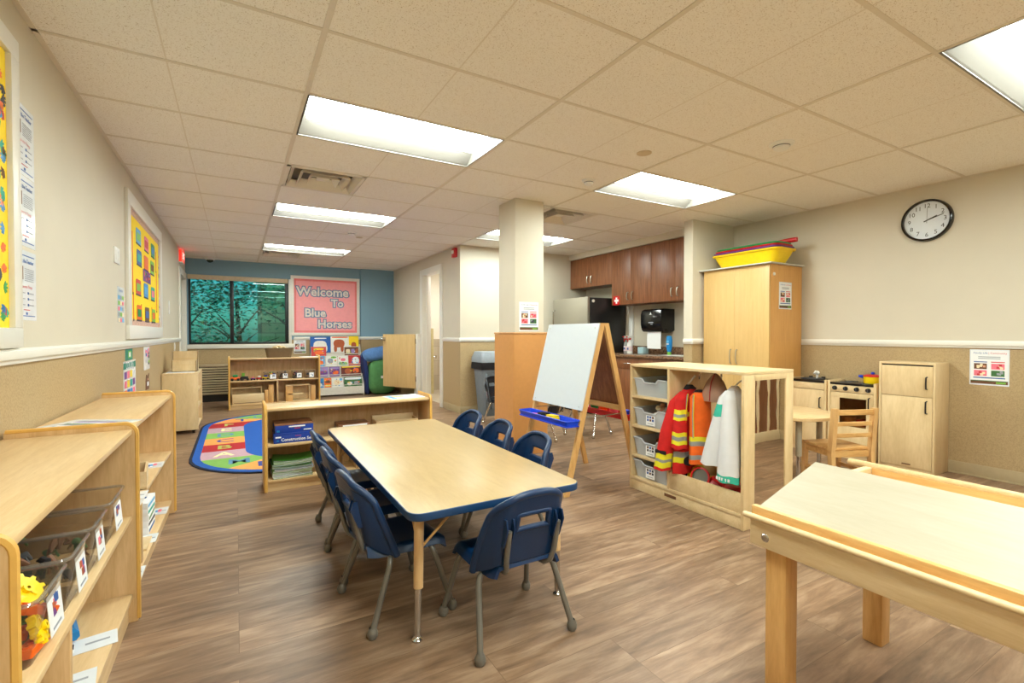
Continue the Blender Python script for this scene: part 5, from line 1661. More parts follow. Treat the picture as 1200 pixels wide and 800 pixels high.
def switch(name, lab, y, z, w, h, n):
    t = thing(name, lab, 'switch', (0, 0, 0), 0, 'switch plates on the left wall')
    mx = plane_left(y, z)
    mb = MB(); mb.box((-w / 2, -h / 2, 0), (w / 2, h / 2, .008), white, bev=.002, mtx=mx); mb.build('plate', t)
    for k in range(n):
        x = (k - (n - 1) / 2) * w * .5
        mb = MB(); mb.box((x - .017, -.034, .008), (x + .017, .034, .012), white, bev=.002, mtx=mx); mb.build('rocker', t)
switch('light_switch', 'white double light switch on the left wall before the yellow board', 4.38, 1.715, .16, .115, 2)
switch('light_switch', 'white narrow switch plate on the left wall near the far door', 7.42, 1.49, .10, .17, 1)
switch('wall_outlet', 'small white outlet plate low on the left wall near the far door', 8.0, .98, .07, .11, 1)

# exit sign, fire alarm, detectors, dome camera
t = thing('exit_sign', 'glowing red exit sign on the left wall above the far door', 'exit sign', (WLX, 8.62, 2.22))
mb = MB(); mb.box((0, 0, 0), (.055, .32, .20), white, bev=.004); mb.build('housing', t)
mb = MB(); mb.box((.055, .01, .01), (.0565, .31, .19), emis('exit_red_glow', (255, 60, 44), .8)); mb.box((.012, -.0012, .012), (.046, .0, .188), MATS['exit_red_glow']); mb.box((.0, .01, .2), (.05, .31, .2012), MATS['exit_red_glow']); mb.build('lit_face', t, smooth=False)
mb = MB(); mb.text('EXIT', .14, emis('exit_letter', (255, 230, 220), 2.0), Matrix(((0, 0, 1, .0572), (1, 0, 0, .16), (0, 1, 0, .10), (0, 0, 0, 1)))); mb.build('letters', t, smooth=False, recalc=False)
t = thing('fire_alarm', 'red fire alarm strobe high on the bathroom wall corner', 'fire alarm', (BX, 6.445, 2.275))
mb = MB(); mb.box((-.045, 0, 0), (0, .12, .135), red, bev=.006); mb.build('housing', t)
mb = MB(); mb.box((-.062, .03, .05), (-.045, .09, .1), white, bev=.006); mb.build('strobe', t)
def detector(lab, x, y, r, name='smoke_detector', cat='smoke detector'):
    t = thing(name, lab, cat, (x, y, CEIL), 0, 'ceiling detectors')
    mb = MB(); mb.lathe([(0, 0), (r * 1.25, 0), (r * 1.25, -.008), (r, -.014), (0, -.014)], white, 30); mb.build('base', t)
    mb = MB(); mb.lathe([(r * .85, -.014), (r * .78, -.034), (r * .5, -.044), (0, -.046)], white, 30); hd = mb.build('head', t)
    mb = MB(); mb.lathe([(r * .855, -.019), (r * .84, -.023)], print_dark, 30); mb.build('slot_ring', hd)
detector('largest white smoke detector on the ceiling, towards the clock wall', 3.20, 1.905, .062)
detector('white ceiling sensor between the column and the nearest troffers', 2.563, 3.16, .046)
detector('white smoke detector on the ceiling in front of the far left troffer', 1.273, 6.27, .05)
mb = MB(); mb.lathe([(0, 0), (.052, 0), (.052, -.004), (.045, -.006), (0, -.006)], mat('beige_cap', (206, 190, 162), rough=.7), 28); solo(mb, 'sprinkler_cap', 'flat beige round sprinkler cover on the ceiling near the right troffer', 'sprinkler cover', (2.52, 2.49, CEIL), group='sprinkler covers')
mb = MB(); mb.lathe([(0, 0), (.045, 0), (.045, -.004), (.04, -.006), (0, -.006)], MATS['beige_cap'], 28); solo(mb, 'sprinkler_cap', 'flat beige round sprinkler cover on the ceiling beyond the column corner', 'sprinkler cover', (1.43, 6.55, CEIL), group='sprinkler covers')
t = thing('dome_camera', 'small white dome camera on the ceiling close to the window wall', 'camera', (-.375, 9.55, CEIL))
mb = MB(); mb.lathe([(0, 0), (.07, 0), (.07, -.03), (.062, -.04), (0, -.04)], white, 24); mb.build('base', t)
mb = MB(); mb.ball((0, 0, -.04), .05, black_gloss, (1, 1, .9), 18); mb.build('dome', t)

# ------------------------------------------------------------------ window unit heater
t = thing('wall_heater', 'tan louvred wall heater under the window', 'heater', (-.735, 9.52, .03))
hm = mat('heater_tan', (186, 166, 134), rough=.5)
mb = MB(); mb.box((0, .03, .09), (1.05, .22, .57), hm, bev=.006); mb.box((0, 0, .57), (1.05, .22, .60), hm, bev=.006); mb.box((.01, .05, -.03), (1.04, .22, .09), black); mb.build('case', t)
for k in range(11):
    z = .105 + k * .042
    mb = MB(); mb.loft([[(.02, .0, z), (1.03, .0, z), (1.03, .0, z + .012), (.02, .0, z + .012)], [(.02, .032, z + .016), (1.03, .032, z + .016), (1.03, .032, z + .03), (.02, .032, z + .03)]], hm); mb.build('louvre', t)
mb = MB(); mb.box((.02, .028, .1), (1.03, .0295, .56), mat('louvre_gap', (40, 34, 28), rough=.9)); mb.build('gap_shade_sheet', t)  # flat dark sheet, paints the shade in the gaps between the louvres

# ------------------------------------------------------------------ rug
rug_blue = mat('rug_blue', (14, 86, 178), rough=.95, bump=.4, bscale=500)
rug_edge = mat('rug_binding', (20, 32, 58), rough=.95)
rc = [mat('rug_orange', (242, 160, 84), rough=.95, bump=.4, bscale=500), mat('rug_red', (176, 30, 40), rough=.95, bump=.4, bscale=500), mat('rug_mauve', (190, 156, 170), rough=.95, bump=.4, bscale=500), mat('rug_green', (126, 178, 88), rough=.95, bump=.4, bscale=500)]
rl = [mat('rug_letter_blue', (50, 70, 150), rough=.95), mat('rug_letter_lime', (176, 180, 90), rough=.95), mat('rug_letter_cream', (238, 230, 170), rough=.95), mat('rug_letter_sky', (90, 140, 176), rough=.95)]
RX0, RX1, RY0, RY1 = -.385, 1.98, 4.40, 7.75
rcx, rcy = (RX0 + RX1) / 2, (RY0 + RY1) / 2
def rugline(ins, r):
    return rrect(RX0 + ins, RX1 - ins, RY0 + ins, RY1 - ins, r, 10)
t = thing('alphabet_rug', 'blue rounded rug with coloured alphabet blocks around its edge, left of the divider shelf', 'rug', (0, 0, 0))
mb = MB(); mb.prism(rugline(0, .85), .0005, .009, rug_edge, bev=.003); mb.prism(rugline(.025, .83), .009, .0100, rug_blue); mb.build('rug_field', t)
def ray_hit(poly, c, d):
    best = None
    q = poly + [poly[0]]
    for a, b in zip(q, q[1:]):
        ex, ey = b[0] - a[0], b[1] - a[1]
        den = d[0] * ey - d[1] * ex
        if abs(den) < 1e-9: continue
        tt = ((a[0] - c[0]) * ey - (a[1] - c[1]) * ex) / den
        uu = ((a[0] - c[0]) * d[1] - (a[1] - c[1]) * d[0]) / den
        if tt > 0 and -1e-6 <= uu <= 1 + 1e-6 and (best is None or tt > best): best = tt
    return (c[0] + d[0] * best, c[1] + d[1] * best)
IN_ = .455
outer, inner = rugline(.085, .78), rugline(IN_, .52)
lets = 'ABCDEFGHIJKLMNOPQRSTUVWXYZ'
ysL = [5.12 + .335 * k for k in range(7)]
cells = []
def xo(y, poly, side):
    return ray_hit(poly, (rcx, y), (side, 0))[0]
def yo(x, poly, sgn):
    return ray_hit(poly, (x, rcy), (0, sgn))[1]
for side in (-1, 1):        # stacked stripes left and right
    for k, (a, b) in enumerate(zip(ysL, ysL[1:])):
        yy = [a + (b - a) * q / 4 for q in range(5)]
        cells.append(([(xo(y, outer, side), y) for y in yy] + [(xo(y, inner, side), y) for y in yy[::-1]], ((xo((a + b) / 2, outer, side) + xo((a + b) / 2, inner, side)) / 2, (a + b) / 2), side, [2, 1, 0, 3, 2, 1][k]))
for sgn in (-1, 1):         # fans around both ends
    yb = ysL[0] if sgn < 0 else ysL[-1]
    xl, xr = xo(yb, outer, -1), xo(yb, outer, 1)
    il, ir = xo(yb, inner, -1), xo(yb, inner, 1)
    cuts = [0, .10, .26, .42, .58, .74, .90, 1]
    for k, (a, b) in enumerate(zip(cuts, cuts[1:])):
        o, i_ = [], []
        for q in range(9):
            f = a + (b - a) * q / 8
            X = xl + (xr - xl) * f
            o.append((X, yb if f in (0, 1) else yo(X, outer, sgn)))
            X = il + (ir - il) * f
            i_.append((X, yb if f in (0, 1) else yo(X, inner, sgn)))
        cells.append((o + i_[::-1], ((o[4][0] + i_[4][0]) / 2, (o[4][1] + i_[4][1]) / 2), 0, [3, 0, 2, 1, 3, 0, 2][k] if sgn < 0 else [0, 3, 2, 1, 0, 3, 2][k]))
for k, (poly, c, side, ci) in enumerate(cells):
    mb = MB()
    q = []
    for p in poly:
        if not q or math.hypot(p[0] - q[-1][0], p[1] - q[-1][1]) > 1e-4: q.append(p)
    if math.hypot(q[0][0] - q[-1][0], q[0][1] - q[-1][1]) < 1e-4: q.pop()
    mb.face([(x, y, .0108) for x, y in q], rc[ci])
    rot = {-1: PI / 2 * 0 , 1: PI * 0, 0: 0}[side]
    mb.text(lets[k % 26], .25, rl[ci], Matrix.Translation((c[0], c[1], .0114)), 'CENTER', .004)
    mb.build('letter_block', t, smooth=False, recalc=True)
mb = MB()
for (x, y, r) in ((.72, 6.7, .10), (.80, 6.78, .08), (.64, 6.64, .07)):
    mb.prism([(x + r * math.cos(a), y + r * .6 * math.sin(a)) for a in [2 * PI * q / 18 for q in range(18)]], .0101, .0112 + r * .002, paper)
mb.build('cloud_motif', t)

# ------------------------------------------------------------------ far left corner: book rack, books, cushions
t = thing('book_rack', 'white tiered book display rack against the far wall', 'book rack', (1.20, 9.26, 0))
rk = mat('rack_white', (222, 218, 208), rough=.5)
RW = .90
mxs = lambda x: Matrix(((0, 0, 1, x), (1, 0, 0, 0), (0, 1, 0, 0), (0, 0, 0, 1)))
for x in (0, RW - .016):
    mb = MB(); mb.prism([(0, 0), (.38, 0), (.38, .95), (.34, .95), (.0, .16)], x, x + .016, rk, mtx=Matrix(((0, 0, 1, 0), (1, 0, 0, 0), (0, 1, 0, 0), (0, 0, 0, 1)))); mb.build('side_panel', t)
mb = MB(); mb.box((.016, .0, .03), (RW - .016, .012, .16), rk); mb.build('front_board', t)
TIERS = [(.02, .17), (.10, .36), (.18, .55), (.26, .74)]
for yy, zz in TIERS:
    mb = MB(); mb.box((.016, yy + .0, zz - .012), (RW - .016, yy + .075, zz), rk); mb.box((.016, yy - .006, zz - .012), (RW - .016, yy, zz + .04), rk); mb.box((.016, yy + .07, zz - .012), (RW - .016, yy + .078, zz + .17), rk); mb.build('tier', t)
def book(lab, x, y, z, w, h, base, blobs, lean=.16, grp='picture books on the white rack'):
    t = thing('picture_book', lab, 'book', (x, y, z), 0, grp)
    mx = Matrix.Rotation(-lean, 4, 'X')
    th_ = .012
    off = -.0125
    mb = MB(); mb.box((0, -th_, 0), (w, -th_ + .0025, h), base, mtx=mx)
    extra = [(RND.uniform(.12, .88), RND.uniform(.12, .88), RND.uniform(.06, .16), RND.uniform(.05, .14), RND.choice([yellow, cyan, lime, print_red, lit, print_dark, orange]), RND.choice([.6, 1.0])) for _ in range(7)] if h < .25 else []
    for bx0, bz0, bw, bh, m, rd in blobs + extra:
        cx, cz = bx0 * w, bz0 * h
        n = 14
        off = off - .0001
        pts = [(cx + bw * w * .5 * math.copysign(abs(math.cos(a)) ** rd, math.cos(a)), off, cz + bh * h * .5 * math.copysign(abs(math.sin(a)) ** rd, math.sin(a))) for a in [2 * PI * k / n for k in range(n)]]
        mb.face(pts, m, mx)
    mb.box((0, -.0025, 0), (w, 0, h), base, mtx=mx); mb.build('cover', t, smooth=False)
    mb = MB(); mb.box((.003, -th_ + .0025, .003), (w - .003, -.0025, h - .003), cream, mtx=mx); mb.build('pages', t, smooth=False)
BX0, BY0 = 1.20, 9.26
lit = mat('cover_white', (236, 236, 230), rough=.5); orb = mat('cover_rust', (176, 84, 40), rough=.5); mar = mat('cover_maroon', (104, 28, 24), rough=.5); lav = mat('cover_lavender', (150, 130, 190), rough=.5); dbl = mat('cover_blue', (24, 92, 178), rough=.5)
book('large blue picture book with a big white animal shape, top left of the rack', BX0 - .01, BY0 + .33, .80, .36, .30, dbl, [(.48, .42, .66, .66, lit, .7), (.72, .28, .24, .5, lit, .8), (.25, .25, .2, .42, lit, .8), (.5, .9, .6, .07, lit, .5)], .06)
book('large cream picture book with a big brown animal shape, top middle of the rack', BX0 + .355, BY0 + .33, .80, .33, .31, lit, [(.45, .55, .62, .5, orb, .75), (.25, .25, .18, .44, orb, .8), (.62, .25, .18, .44, orb, .8), (.5, .93, .9, .08, orange, .5)], .06)
book('yellow and brown picture book at the top right of the rack', BX0 + .60, BY0 + .345, .80, .27, .31, yellow, [(.66, .45, .36, .36, orb, .9), (.35, .3, .3, .3, lit, .8)], .04)
book('small red picture book in front of the large blue one', BX0 - .0, BY0 + .26, .742, .26, .17, print_red, [(.5, .35, .6, .4, orange, .8), (.5, .75, .7, .2, yellow, .6)])
book('small dark picture book with framed faces, upper right tier of the rack', BX0 + .59, BY0 + .262, .742, .26, .16, brown, [(.25, .5, .3, .5, cream, .5), (.6, .5, .25, .55, lav, .5), (.86, .5, .18, .6, orb, .6)])
third = [(.02, .20, sky, [(.5, .8, .8, .2, print_blue, .5), (.55, .35, .7, .45, orange, .8)], 'blue and orange picture book on the third tier, far left'), (.24, .20, lit, [(.4, .5, .5, .5, print_grey, .8), (.7, .85, .5, .2, lime, .7)], 'white and green picture book on the third tier, second from left'), (.46, .18, lit, [(.5, .2, .9, .3, lime, .6), (.5, .6, .5, .3, pink, .8)], 'white and pink picture book on the third tier, centre right'), (.65, .22, print_red, [(.6, .5, .6, .75, paper_blue, .9)], 'red picture book with a pale round shape on the third tier, right')]
for x, w, c, bl, lab in third:
    book(lab, BX0 + x, BY0 + .182, .552, w, .19, c, bl)
second = [(.03, .24, lav, [(.5, .4, .9, .4, purple, .7), (.3, .75, .4, .3, sky, .8)], 'lavender picture book on the second tier, left'), (.29, .18, purple, [(.6, .4, .6, .4, orange, .8), (.5, .85, .9, .2, lav, .5)], 'purple picture book on the second tier, middle'), (.50, .36, mar, [(.35, .5, .35, .6, orb, .9), (.75, .55, .3, .5, orange, .7), (.5, .93, .96, .12, yellow, .5)], 'maroon picture book with orange shapes on the second tier, right')]
for x, w, c, bl, lab in second:
    book(lab, BX0 + x, BY0 + .102, .362, w, .18, c, bl)
first = [(.02, .16, cyan, [(.5, .3, .6, .4, lit, .8)], 'bright blue picture book on the lowest tier, far left'), (.19, .12, orange, [(.5, .6, .8, .3, brown, .6), (.5, .2, .8, .2, yellow, .5)], 'orange picture book on the lowest tier, second from left'), (.32, .20, lit, [(.45, .5, .6, .6, cream, .9), (.8, .8, .25, .3, sky, .9)], 'pale picture book on the lowest tier, centre'), (.54, .32, leaf_photo, [(.3, .3, .3, .4, lit, .8), (.7, .35, .3, .4, print_grey, .8), (.5, .85, .96, .25, paper_blue, .5)], 'green picture book with pale animal shapes on the lowest tier, right')]
for x, w, c, bl, lab in first:
    book(lab, BX0 + x, BY0 + .022, .172, w, .17, c, bl)
def cushion(name, lab, loc, sx, sy, sz, m, rot=(0, 0, 0), e=.55):
    mb = MB()
    def fn(u, v):
        a, b = (u - .5) * 2 * PI, (v - .5) * PI
        sp = lambda q, p: math.copysign(abs(q) ** p, q)
        w = 1 + .03 * math.sin(5 * a + 3 * b)
        return (sx * sp(math.cos(b), e) * sp(math.cos(a), e) * w, sy * sp(math.cos(b), e) * sp(math.sin(a), e) * w, sz * sp(math.sin(b), .8) * w)
    mb.grid(fn, 30, 16, m)
    bmesh.ops.remove_doubles(mb.bm, verts=mb.bm.verts[:], dist=.0008)
    return mb
cloth_g = mat('green_cushion_cloth', (84, 140, 84), rough=.9, var=.1); cloth_b = mat('blue_cushion_cloth', (92, 136, 196), rough=.9, var=.1); cloth_n = mat('navy_cushion_cloth', (28, 44, 98), rough=.9, var=.1)
t = thing('floor_cushion', 'large green floor cushion standing by the half door', 'cushion', (2.42, 9.25, .335), 0)
cushion('', '', 0, .27, .20, .33, cloth_g).build('cushion_body', t)
mb = MB(); mb.box((-.06, -.208, -.02), (.0, -.200, .03), white); mb.build('tag', t)
t = thing('floor_cushion', 'blue pillow resting on top of the green floor cushion', 'cushion', (2.36, 9.27, .775), 0)
cushion('', '', 0, .30, .18, .125, cloth_b).build('cushion_body', t, rot=(0, -.18, 0))
mb = MB(); mb.tube([(-.28, -.02, -.02), (-.1, -.165, .0), (.12, -.17, .03), (.28, -.05, .06)], .004, sky, 6); mb.build('piping', t)
t = thing('floor_cushion', 'narrow navy cushion leaning between the book rack and the green cushion', 'cushion', (2.128, 9.33, .39), 0)
cushion('', '', 0, .045, .17, .39, cloth_n).build('cushion_body', t, rot=(0, -.10, 0))

# ------------------------------------------------------------------ contents of the block shelf under the window
SX, SY = -.112, 8.35
mb = MB(); mb.loft([[(x * .86, y * .86, 0) for x, y in rrect(-.20, .20, -.12, .12, .05)], [(x, y, .15) for x, y in rrect(-.20, .20, -.12, .12, .05)], [(x, y, .15) for x, y in rrect(-.188, .188, -.108, .108, .045)], [(x * .86, y * .86, .012) for x, y in rrect(-.188, .188, -.108, .108, .045)]], mat('basket_brown', (112, 90, 62), rough=.85, bump=.5, bscale=120))
t = thing('fabric_basket', 'brown fabric basket on top of the shelf under the window', 'basket', (.59, 8.52, .779)); mb.build('basket_body', t)
for k, (dx, dy, dz) in enumerate(((-.11, .02, .10), (-.055, -.03, .13), (.0, .03, .14), (.055, -.02, .13), (.11, .02, .105))):
    mb = MB(); mb.tube([(-.05, 0, -.09), (-.045, 0, .0), (-.02, 0, .035), (.02, 0, .035), (.045, 0, .0), (.05, 0, -.09)], .016, birch if k % 2 else maple, 10)
    solo(mb, 'wooden_arch', 'pale wooden arch toy heaped in the brown basket, ' + ['far left', 'second from left', 'middle', 'second from right', 'far right'][k], 'toy', (.59 + dx, 8.52 + dy, .779 + dz - .0), (0, 0, .2 * (k - 2)), 'wooden arches in the basket')
mb = MB(); mb.prism(rrect(-.13, .13, -.09, .09, .01), 0, .004, paper); solo(mb, 'paper_sheet', 'white sheet on the right end of the shelf under the window', 'paper', (1.02, 8.47, .7785), (0, 0, .15))
def toy_vehicle(lab, x, y, z, c1, c2, tractor, s=1.0):
    t = thing('toy_car', lab, 'toy car', (x, y, z), 0, 'toy vehicles on the shelf under the window')
    mb = MB()
    if tractor:
        mb.box((-.045 * s, -.025 * s, .02 * s), (.045 * s, .025 * s, .06 * s), c1, bev=.006); mb.box((-.04 * s, -.022 * s, .06 * s), (.0, .022 * s, .11 * s), c2, bev=.006)
    else:
        mb.box((-.06 * s, -.03 * s, .015 * s), (.06 * s, .03 * s, .05 * s), c1, bev=.012); mb.box((-.03 * s, -.026 * s, .05 * s), (.035 * s, .026 * s, .085 * s), c2, bev=.014)
    mb.build('car_body', t)
    for sx in (-1, 1):
        for sy in (-1, 1):
            r = (.028 if tractor and sx < 0 else .018) * s
            mb = MB(); mb.cyl((sx * .036 * s, sy * .026 * s - .008, r), (sx * .036 * s, sy * .026 * s + .008, r), r, black, 14); mb.build('wheel', t)
CZ2 = .4355
toy_vehicle('orange toy car with green top, far left on the shelf under the window', SX + .09, SY + .11, CZ2, orange, green, False, 1.1)
toy_vehicle('green and black toy tractor next to the orange car', SX + .22, SY + .11, CZ2, black, lime, True, 1.05)
toy_vehicle('small purple toy car on the shelf under the window', SX + .33, SY + .10, CZ2, purple, pink, False, .62)
toy_vehicle('red and white toy car between the purple and yellow ones', SX + .415, SY + .10, CZ2, red, white, False, .75)
toy_vehicle('yellow toy car with blue top beside the block bin', SX + .505, SY + .11, CZ2, yellow, blue, False, .85)
def clear_tub(lab, x, y, z, w, d, h, fill, grp, rz=0.0, tint=None, card=True, cardpal=None):
    t = thing('clear_bin', lab, 'bin', (x, y, z), rz, grp)
    m = tint or clear_bin
    def rg(k, z, r=.025, dd=0): return [(px * k, py * k, z) for px, py in rrect(-w / 2 + dd, w / 2 - dd, -d / 2 + dd, d / 2 - dd, r, 4)]
    mb = MB(); mb.loft([rg(.90, 0), rg(1, h)], m, caps=False); mb.loft([rg(.90, .001), rg(.89, .002)], m, True); mb.build('tub', t)
    mb = MB(); rr = rg(1, h, dd=-.003); mb.tube(rr + [rr[0]], .005, clear('bin_rim', (236, 236, 232), gloss=.16, cloud=.12) if 'bin_rim' not in MATS else MATS['bin_rim'], 8); mb.build('rim', t)
    if card:
        mb = MB(); mx = Matrix.Translation((w * .15, -d / 2 * .955 - .004, h * .45)) @ Matrix.Rotation(PI / 2 - .08, 4, 'X')
        cw, ch = w * .44, h * .66
        mb.box((-cw / 2, -ch / 2, 0), (cw / 2, ch / 2, .0012), paper, mtx=mx)
        for k in range(5):
            px, py = RND.uniform(-.3, .15) * cw, RND.uniform(-.2, .25) * ch
            mb.box((px, py, .0012), (px + cw * .2, py + ch * .2, .0018 + .00005 * k), RND.choice(cardpal or [print_dark, print_grey, print_blue]), mtx=mx)
        mb.box((-cw * .3, -ch * .4, .0012), (cw * .3, -ch * .34, .0018), print_grey, mtx=mx)
        mb.build('label_card', t)
    return t
def fill_items(name, lab, n, x, y, z, w, d, h, mats_, size, grp, shape='block', cat='toy'):
    """individual small toys heaped in a bin"""
    first = {}
    for k in range(n):
        m = mats_[k % len(mats_)]
        px, py = RND.uniform(-w, w), RND.uniform(-d, d)
        pz = h * (k + .5) / n
        mb = MB()
        if shape == 'block':
            mb.box((-size, -size * .6, -size * .5), (size, size * .6, size * .5), m, bev=size * .12)
        elif shape == 'figure':
            mb.tube([(-size, 0, 0), (-size * .3, .3 * size, size * .5), (size * .4, 0, size * .3), (size, -.2 * size, -size * .2)], size * .3, m, 8, radii=[size * .16, size * .42, size * .36, size * .1]); mb.tube([(-size * .2, size * .4, size * .2), (-size * .3, size * .6, -size * .6)], size * .13, m, 6); mb.tube([(size * .3, -size * .3, size * .1), (size * .4, -size * .5, -size * .6)], size * .13, m, 6)
        else:
            mb.ball((0, 0, 0), size, m, (1, 1, .8), 10)
        o = solo(mb, name, lab, cat, (x + px, y + py, z + pz + size * .5), (RND.uniform(-.5, .5), RND.uniform(-.5, .5), RND.uniform(0, 6)), grp)
bins_mid = [(.30 + .31 + .0, 'clear bin of bright toy blocks on the shelf under the window', [red, yellow, green, orange, blue]), (.76, 'clear bin of dark train pieces on the shelf under the window', [dgrey, black, brown]), (.965, 'clear bin of brown wooden pieces on the shelf under the window', [brown, orb, dgrey]), (1.15, 'rightmost clear bin of grey pieces on the shelf under the window', [dgrey, print_grey, black])]
for k, (dx, lab, pal) in enumerate(bins_mid):
    x, y = SX + dx + (-.03 if k == 0 else 0), SY + .16
    w = .19 if k == 0 else .155
    clear_tub(lab, x, y, CZ2, w, .22, .105 if k == 0 else .115, None, 'bins on the shelf under the window')
    nm = ['toy_block', 'train_piece', 'wooden_piece', 'grey_piece'][k]
    fill_items(nm, 'small pieces heaped in the ' + lab[0:].split(' on the')[0], 8, x, y, CZ2 + .002, w * .28, .06, .09 if k < 3 else .06, pal, .026, 'pieces in the ' + lab.split(' on the')[0], 'block' if k != 1 else 'figure')
# wooden furniture pieces below
def wood_frame(name, lab, cat, x, y, z, w, d, h, back=True):
    t = thing(name, lab, cat, (x, y, z))
    mb = MB(); mb.box((0, 0, 0), (.014, d, h), birch); mb.build('side_board', t)
    mb = MB(); mb.box((w - .014, 0, 0), (w, d, h), birch); mb.build('side_board', t)
    mb = MB(); mb.box((.014, 0, 0), (w - .014, d, .012), birch_h); mb.box((.014, 0, h - .014), (w - .014, d, h), birch_h); mb.build('rail', t)
    if back:
        mb = MB(); mb.box((.014, d - .008, .012), (w - .014, d, h - .014), birch); mb.build('back_board', t)
    return t
LZ = .0755
t = wood_frame('wooden_crate', 'wooden open frame crate on the lower left shelf under the window', 'crate', SX + .035, SY + .14, LZ, .42, .15, .25)
t = thing('block_tray', 'plain wooden box in front of the open frame on the lower left shelf', 'box', (SX + .05, SY + .03, LZ))
mb = MB(); mb.box((0, 0, 0), (.43, .014, .155), birch_h, bev=.003); mb.box((0, .09, 0), (.43, .10, .155), birch_h); mb.box((0, .014, 0), (.012, .09, .155), birch); mb.box((.418, .014, 0), (.43, .09, .155), birch); mb.box((.012, .014, 0), (.418, .09, .01), birch_h); mb.build('box_body', t)
mb = MB(); mb.box((.02, -.001, .016), (.41, .0, .024), brown); mb.build('front_seam', t)
for k, (dx, w, h, lab) in enumerate(((.49, .05, .20, 'short upright wooden plank block left of the shelf divider'), (.545, .07, .28, 'tall upright wooden plank block left of the shelf divider'), (1.16, .07, .24, 'upright wooden plank block at the lower right of the shelf under the window'))):
    mb = MB(); mb.box((0, 0, 0), (w, .14, h), pine, bev=.004); solo(mb, 'wooden_plank', lab, 'block', (SX + dx, SY + .04, LZ), group='plank blocks under the window')
t = wood_frame('toy_cradle', 'wooden doll cradle on the lower right shelf under the window', 'toy cradle', SX + .79, SY + .06, LZ, .36, .20, .26)
mb = MB(); mb.box((.03, -.012, .10), (.24, .0, .125), birch_h, bev=.003); mb.build('front_rail', t)
mb = MB(); mb.box((.0, -.012, .0), (.10, .0, .24), pine, bev=.003); mb.build('end_board', t)

# ------------------------------------------------------------------ contents of the divider shelf
DX, DY = .166, 3.87
gb = mat('game_box_blue', (22, 62, 160), rough=.4); lidc = mat('box_lid_print', (146, 100, 70), rough=.4, var=.25, scale=18)
for k, (z, w, h, dx, lab) in enumerate(((.3455, .275, .072, .065, 'blue construction set box, lower one of two on the divider shelf'), (.418, .262, .07, .075, 'blue game box with brown lid, upper one of two on the divider shelf'))):
    t = thing('game_box', lab, 'box', (DX + dx, DY + .035, z), .03 * k - .02, 'blue boxes on the divider shelf')
    mb = MB(); mb.box((0, 0, 0), (w, .21, h - .004), gb, bev=.002); mb.build('box_body', t)
    mb = MB(); mb.box((-.002, -.002, h - .012), (w + .002, .212, h), lidc if k else gb, bev=.002); mb.build('box_lid', t)
    mb = MB(); mx = Matrix(((1, 0, 0, 0), (0, 0, -1, -.0022), (0, 1, 0, 0), (0, 0, 0, 1)))
    if k == 0:
        mb.text('Construction Set', .031, paper, mx @ T(w * .57, h * .34, 0), 'CENTER', .0006); mb.text('deluxe', .016, print_red, mx @ T(w * .60, h * .68, 0)); 
        mb.box((.012, h * .55, -.0002), (.05, h * .7, .0004), paper, mtx=mx); mb.box((.02, h * .2, -.0002), (.035, h * .35, .0004), cyan, mtx=mx)
    else:
        mb.box((w * .35, h * .6, -.0002), (w * .78, h * .74, .0004), paper, mtx=mx); mb.box((w * .5, h * .42, -.0002), (w * .65, h * .50, .0004), print_red, mtx=mx); mb.box((w * .74, h * .2, -.0002), (w * .95, h * .32, .0004), paper_blue, mtx=mx); mb.box((.012, h * .15, -.0002), (.03, h * .35, .0004), cyan, mtx=mx)
    mb.build('box_print', t, smooth=False)
mag_g = mat('magazine_green', (60, 120, 40), rough=.4, var=.2)
for k in range(9):
    z = .0855 + k * .0145
    t = thing('magazine', ['bottom magazine of the stack on the lower divider shelf', 'second magazine from the bottom of the stack on the lower divider shelf', 'third magazine from the bottom of the stack on the lower divider shelf', 'fourth magazine from the bottom of the stack on the lower divider shelf', 'fifth magazine from the bottom of the stack on the lower divider shelf', 'fourth magazine from the top of the stack on the lower divider shelf', 'third magazine from the top of the stack on the lower divider shelf', 'second magazine from the top of the stack on the lower divider shelf', 'green topmost magazine of the stack on the lower divider shelf'][k], 'magazine', (DX + .06 + RND.uniform(-.008, .008), DY + .03 + RND.uniform(-.006, .01), z), RND.uniform(-.05, .05), 'magazines on the divider shelf')
    cvm = mag_g if k in (0, 8, 5) else RND.choice([paper, lime, leaf_photo, print_grey])
    def sheet(z0, z1, e, m):
        mb = MB(); mb.grid(lambda u, v: (e + (.27 - 2 * e) * u, e + (.21 - 2 * e) * v, z0 + .012 * (2 * (u - .5)) ** 2 * (k / 9)), 10, 2, m, -(z1 - z0)); return mb
    sheet(.0, .0018, 0, cvm).build('cover', t); sheet(.0022, .0115, .003, paper).build('pages', t); sheet(.0118, .0136, 0, cvm).build('cover', t)
t = thing('puzzle_box', 'cardboard puzzle box with brown top in the middle of the divider shelf', 'box', (DX + .53, DY + .08, .3455), 0)
mb = MB(); mb.box((0, 0, 0), (.24, .18, .082), mat('puzzle_side', (206, 196, 186), rough=.5, var=.1), bev=.002); mb.build('box_body', t); mb = MB(); mb.box((-.002, -.002, .06), (.242, .182, .09), lidc, bev=.002); mb.box((.03, -.0032, .066), (.22, -.002, .084), paper); mb.build('box_lid', t)
t = thing('wooden_tray', 'shallow wooden tray leaning at the right of the divider shelf', 'tray', (DX + .83, DY + .10, .3455), 0)
mb = MB(); mb.box((0, 0, 0), (.36, .012, .085), birch_h, bev=.002); mb.box((0, .14, 0), (.36, .152, .115), birch_h, bev=.002); mb.box((0, .012, 0), (.012, .14, .085), birch); mb.box((.348, .012, 0), (.36, .14, .085), birch); mb.box((.012, .012, 0), (.348, .14, .008), birch_h); mb.build('tray_body', t)
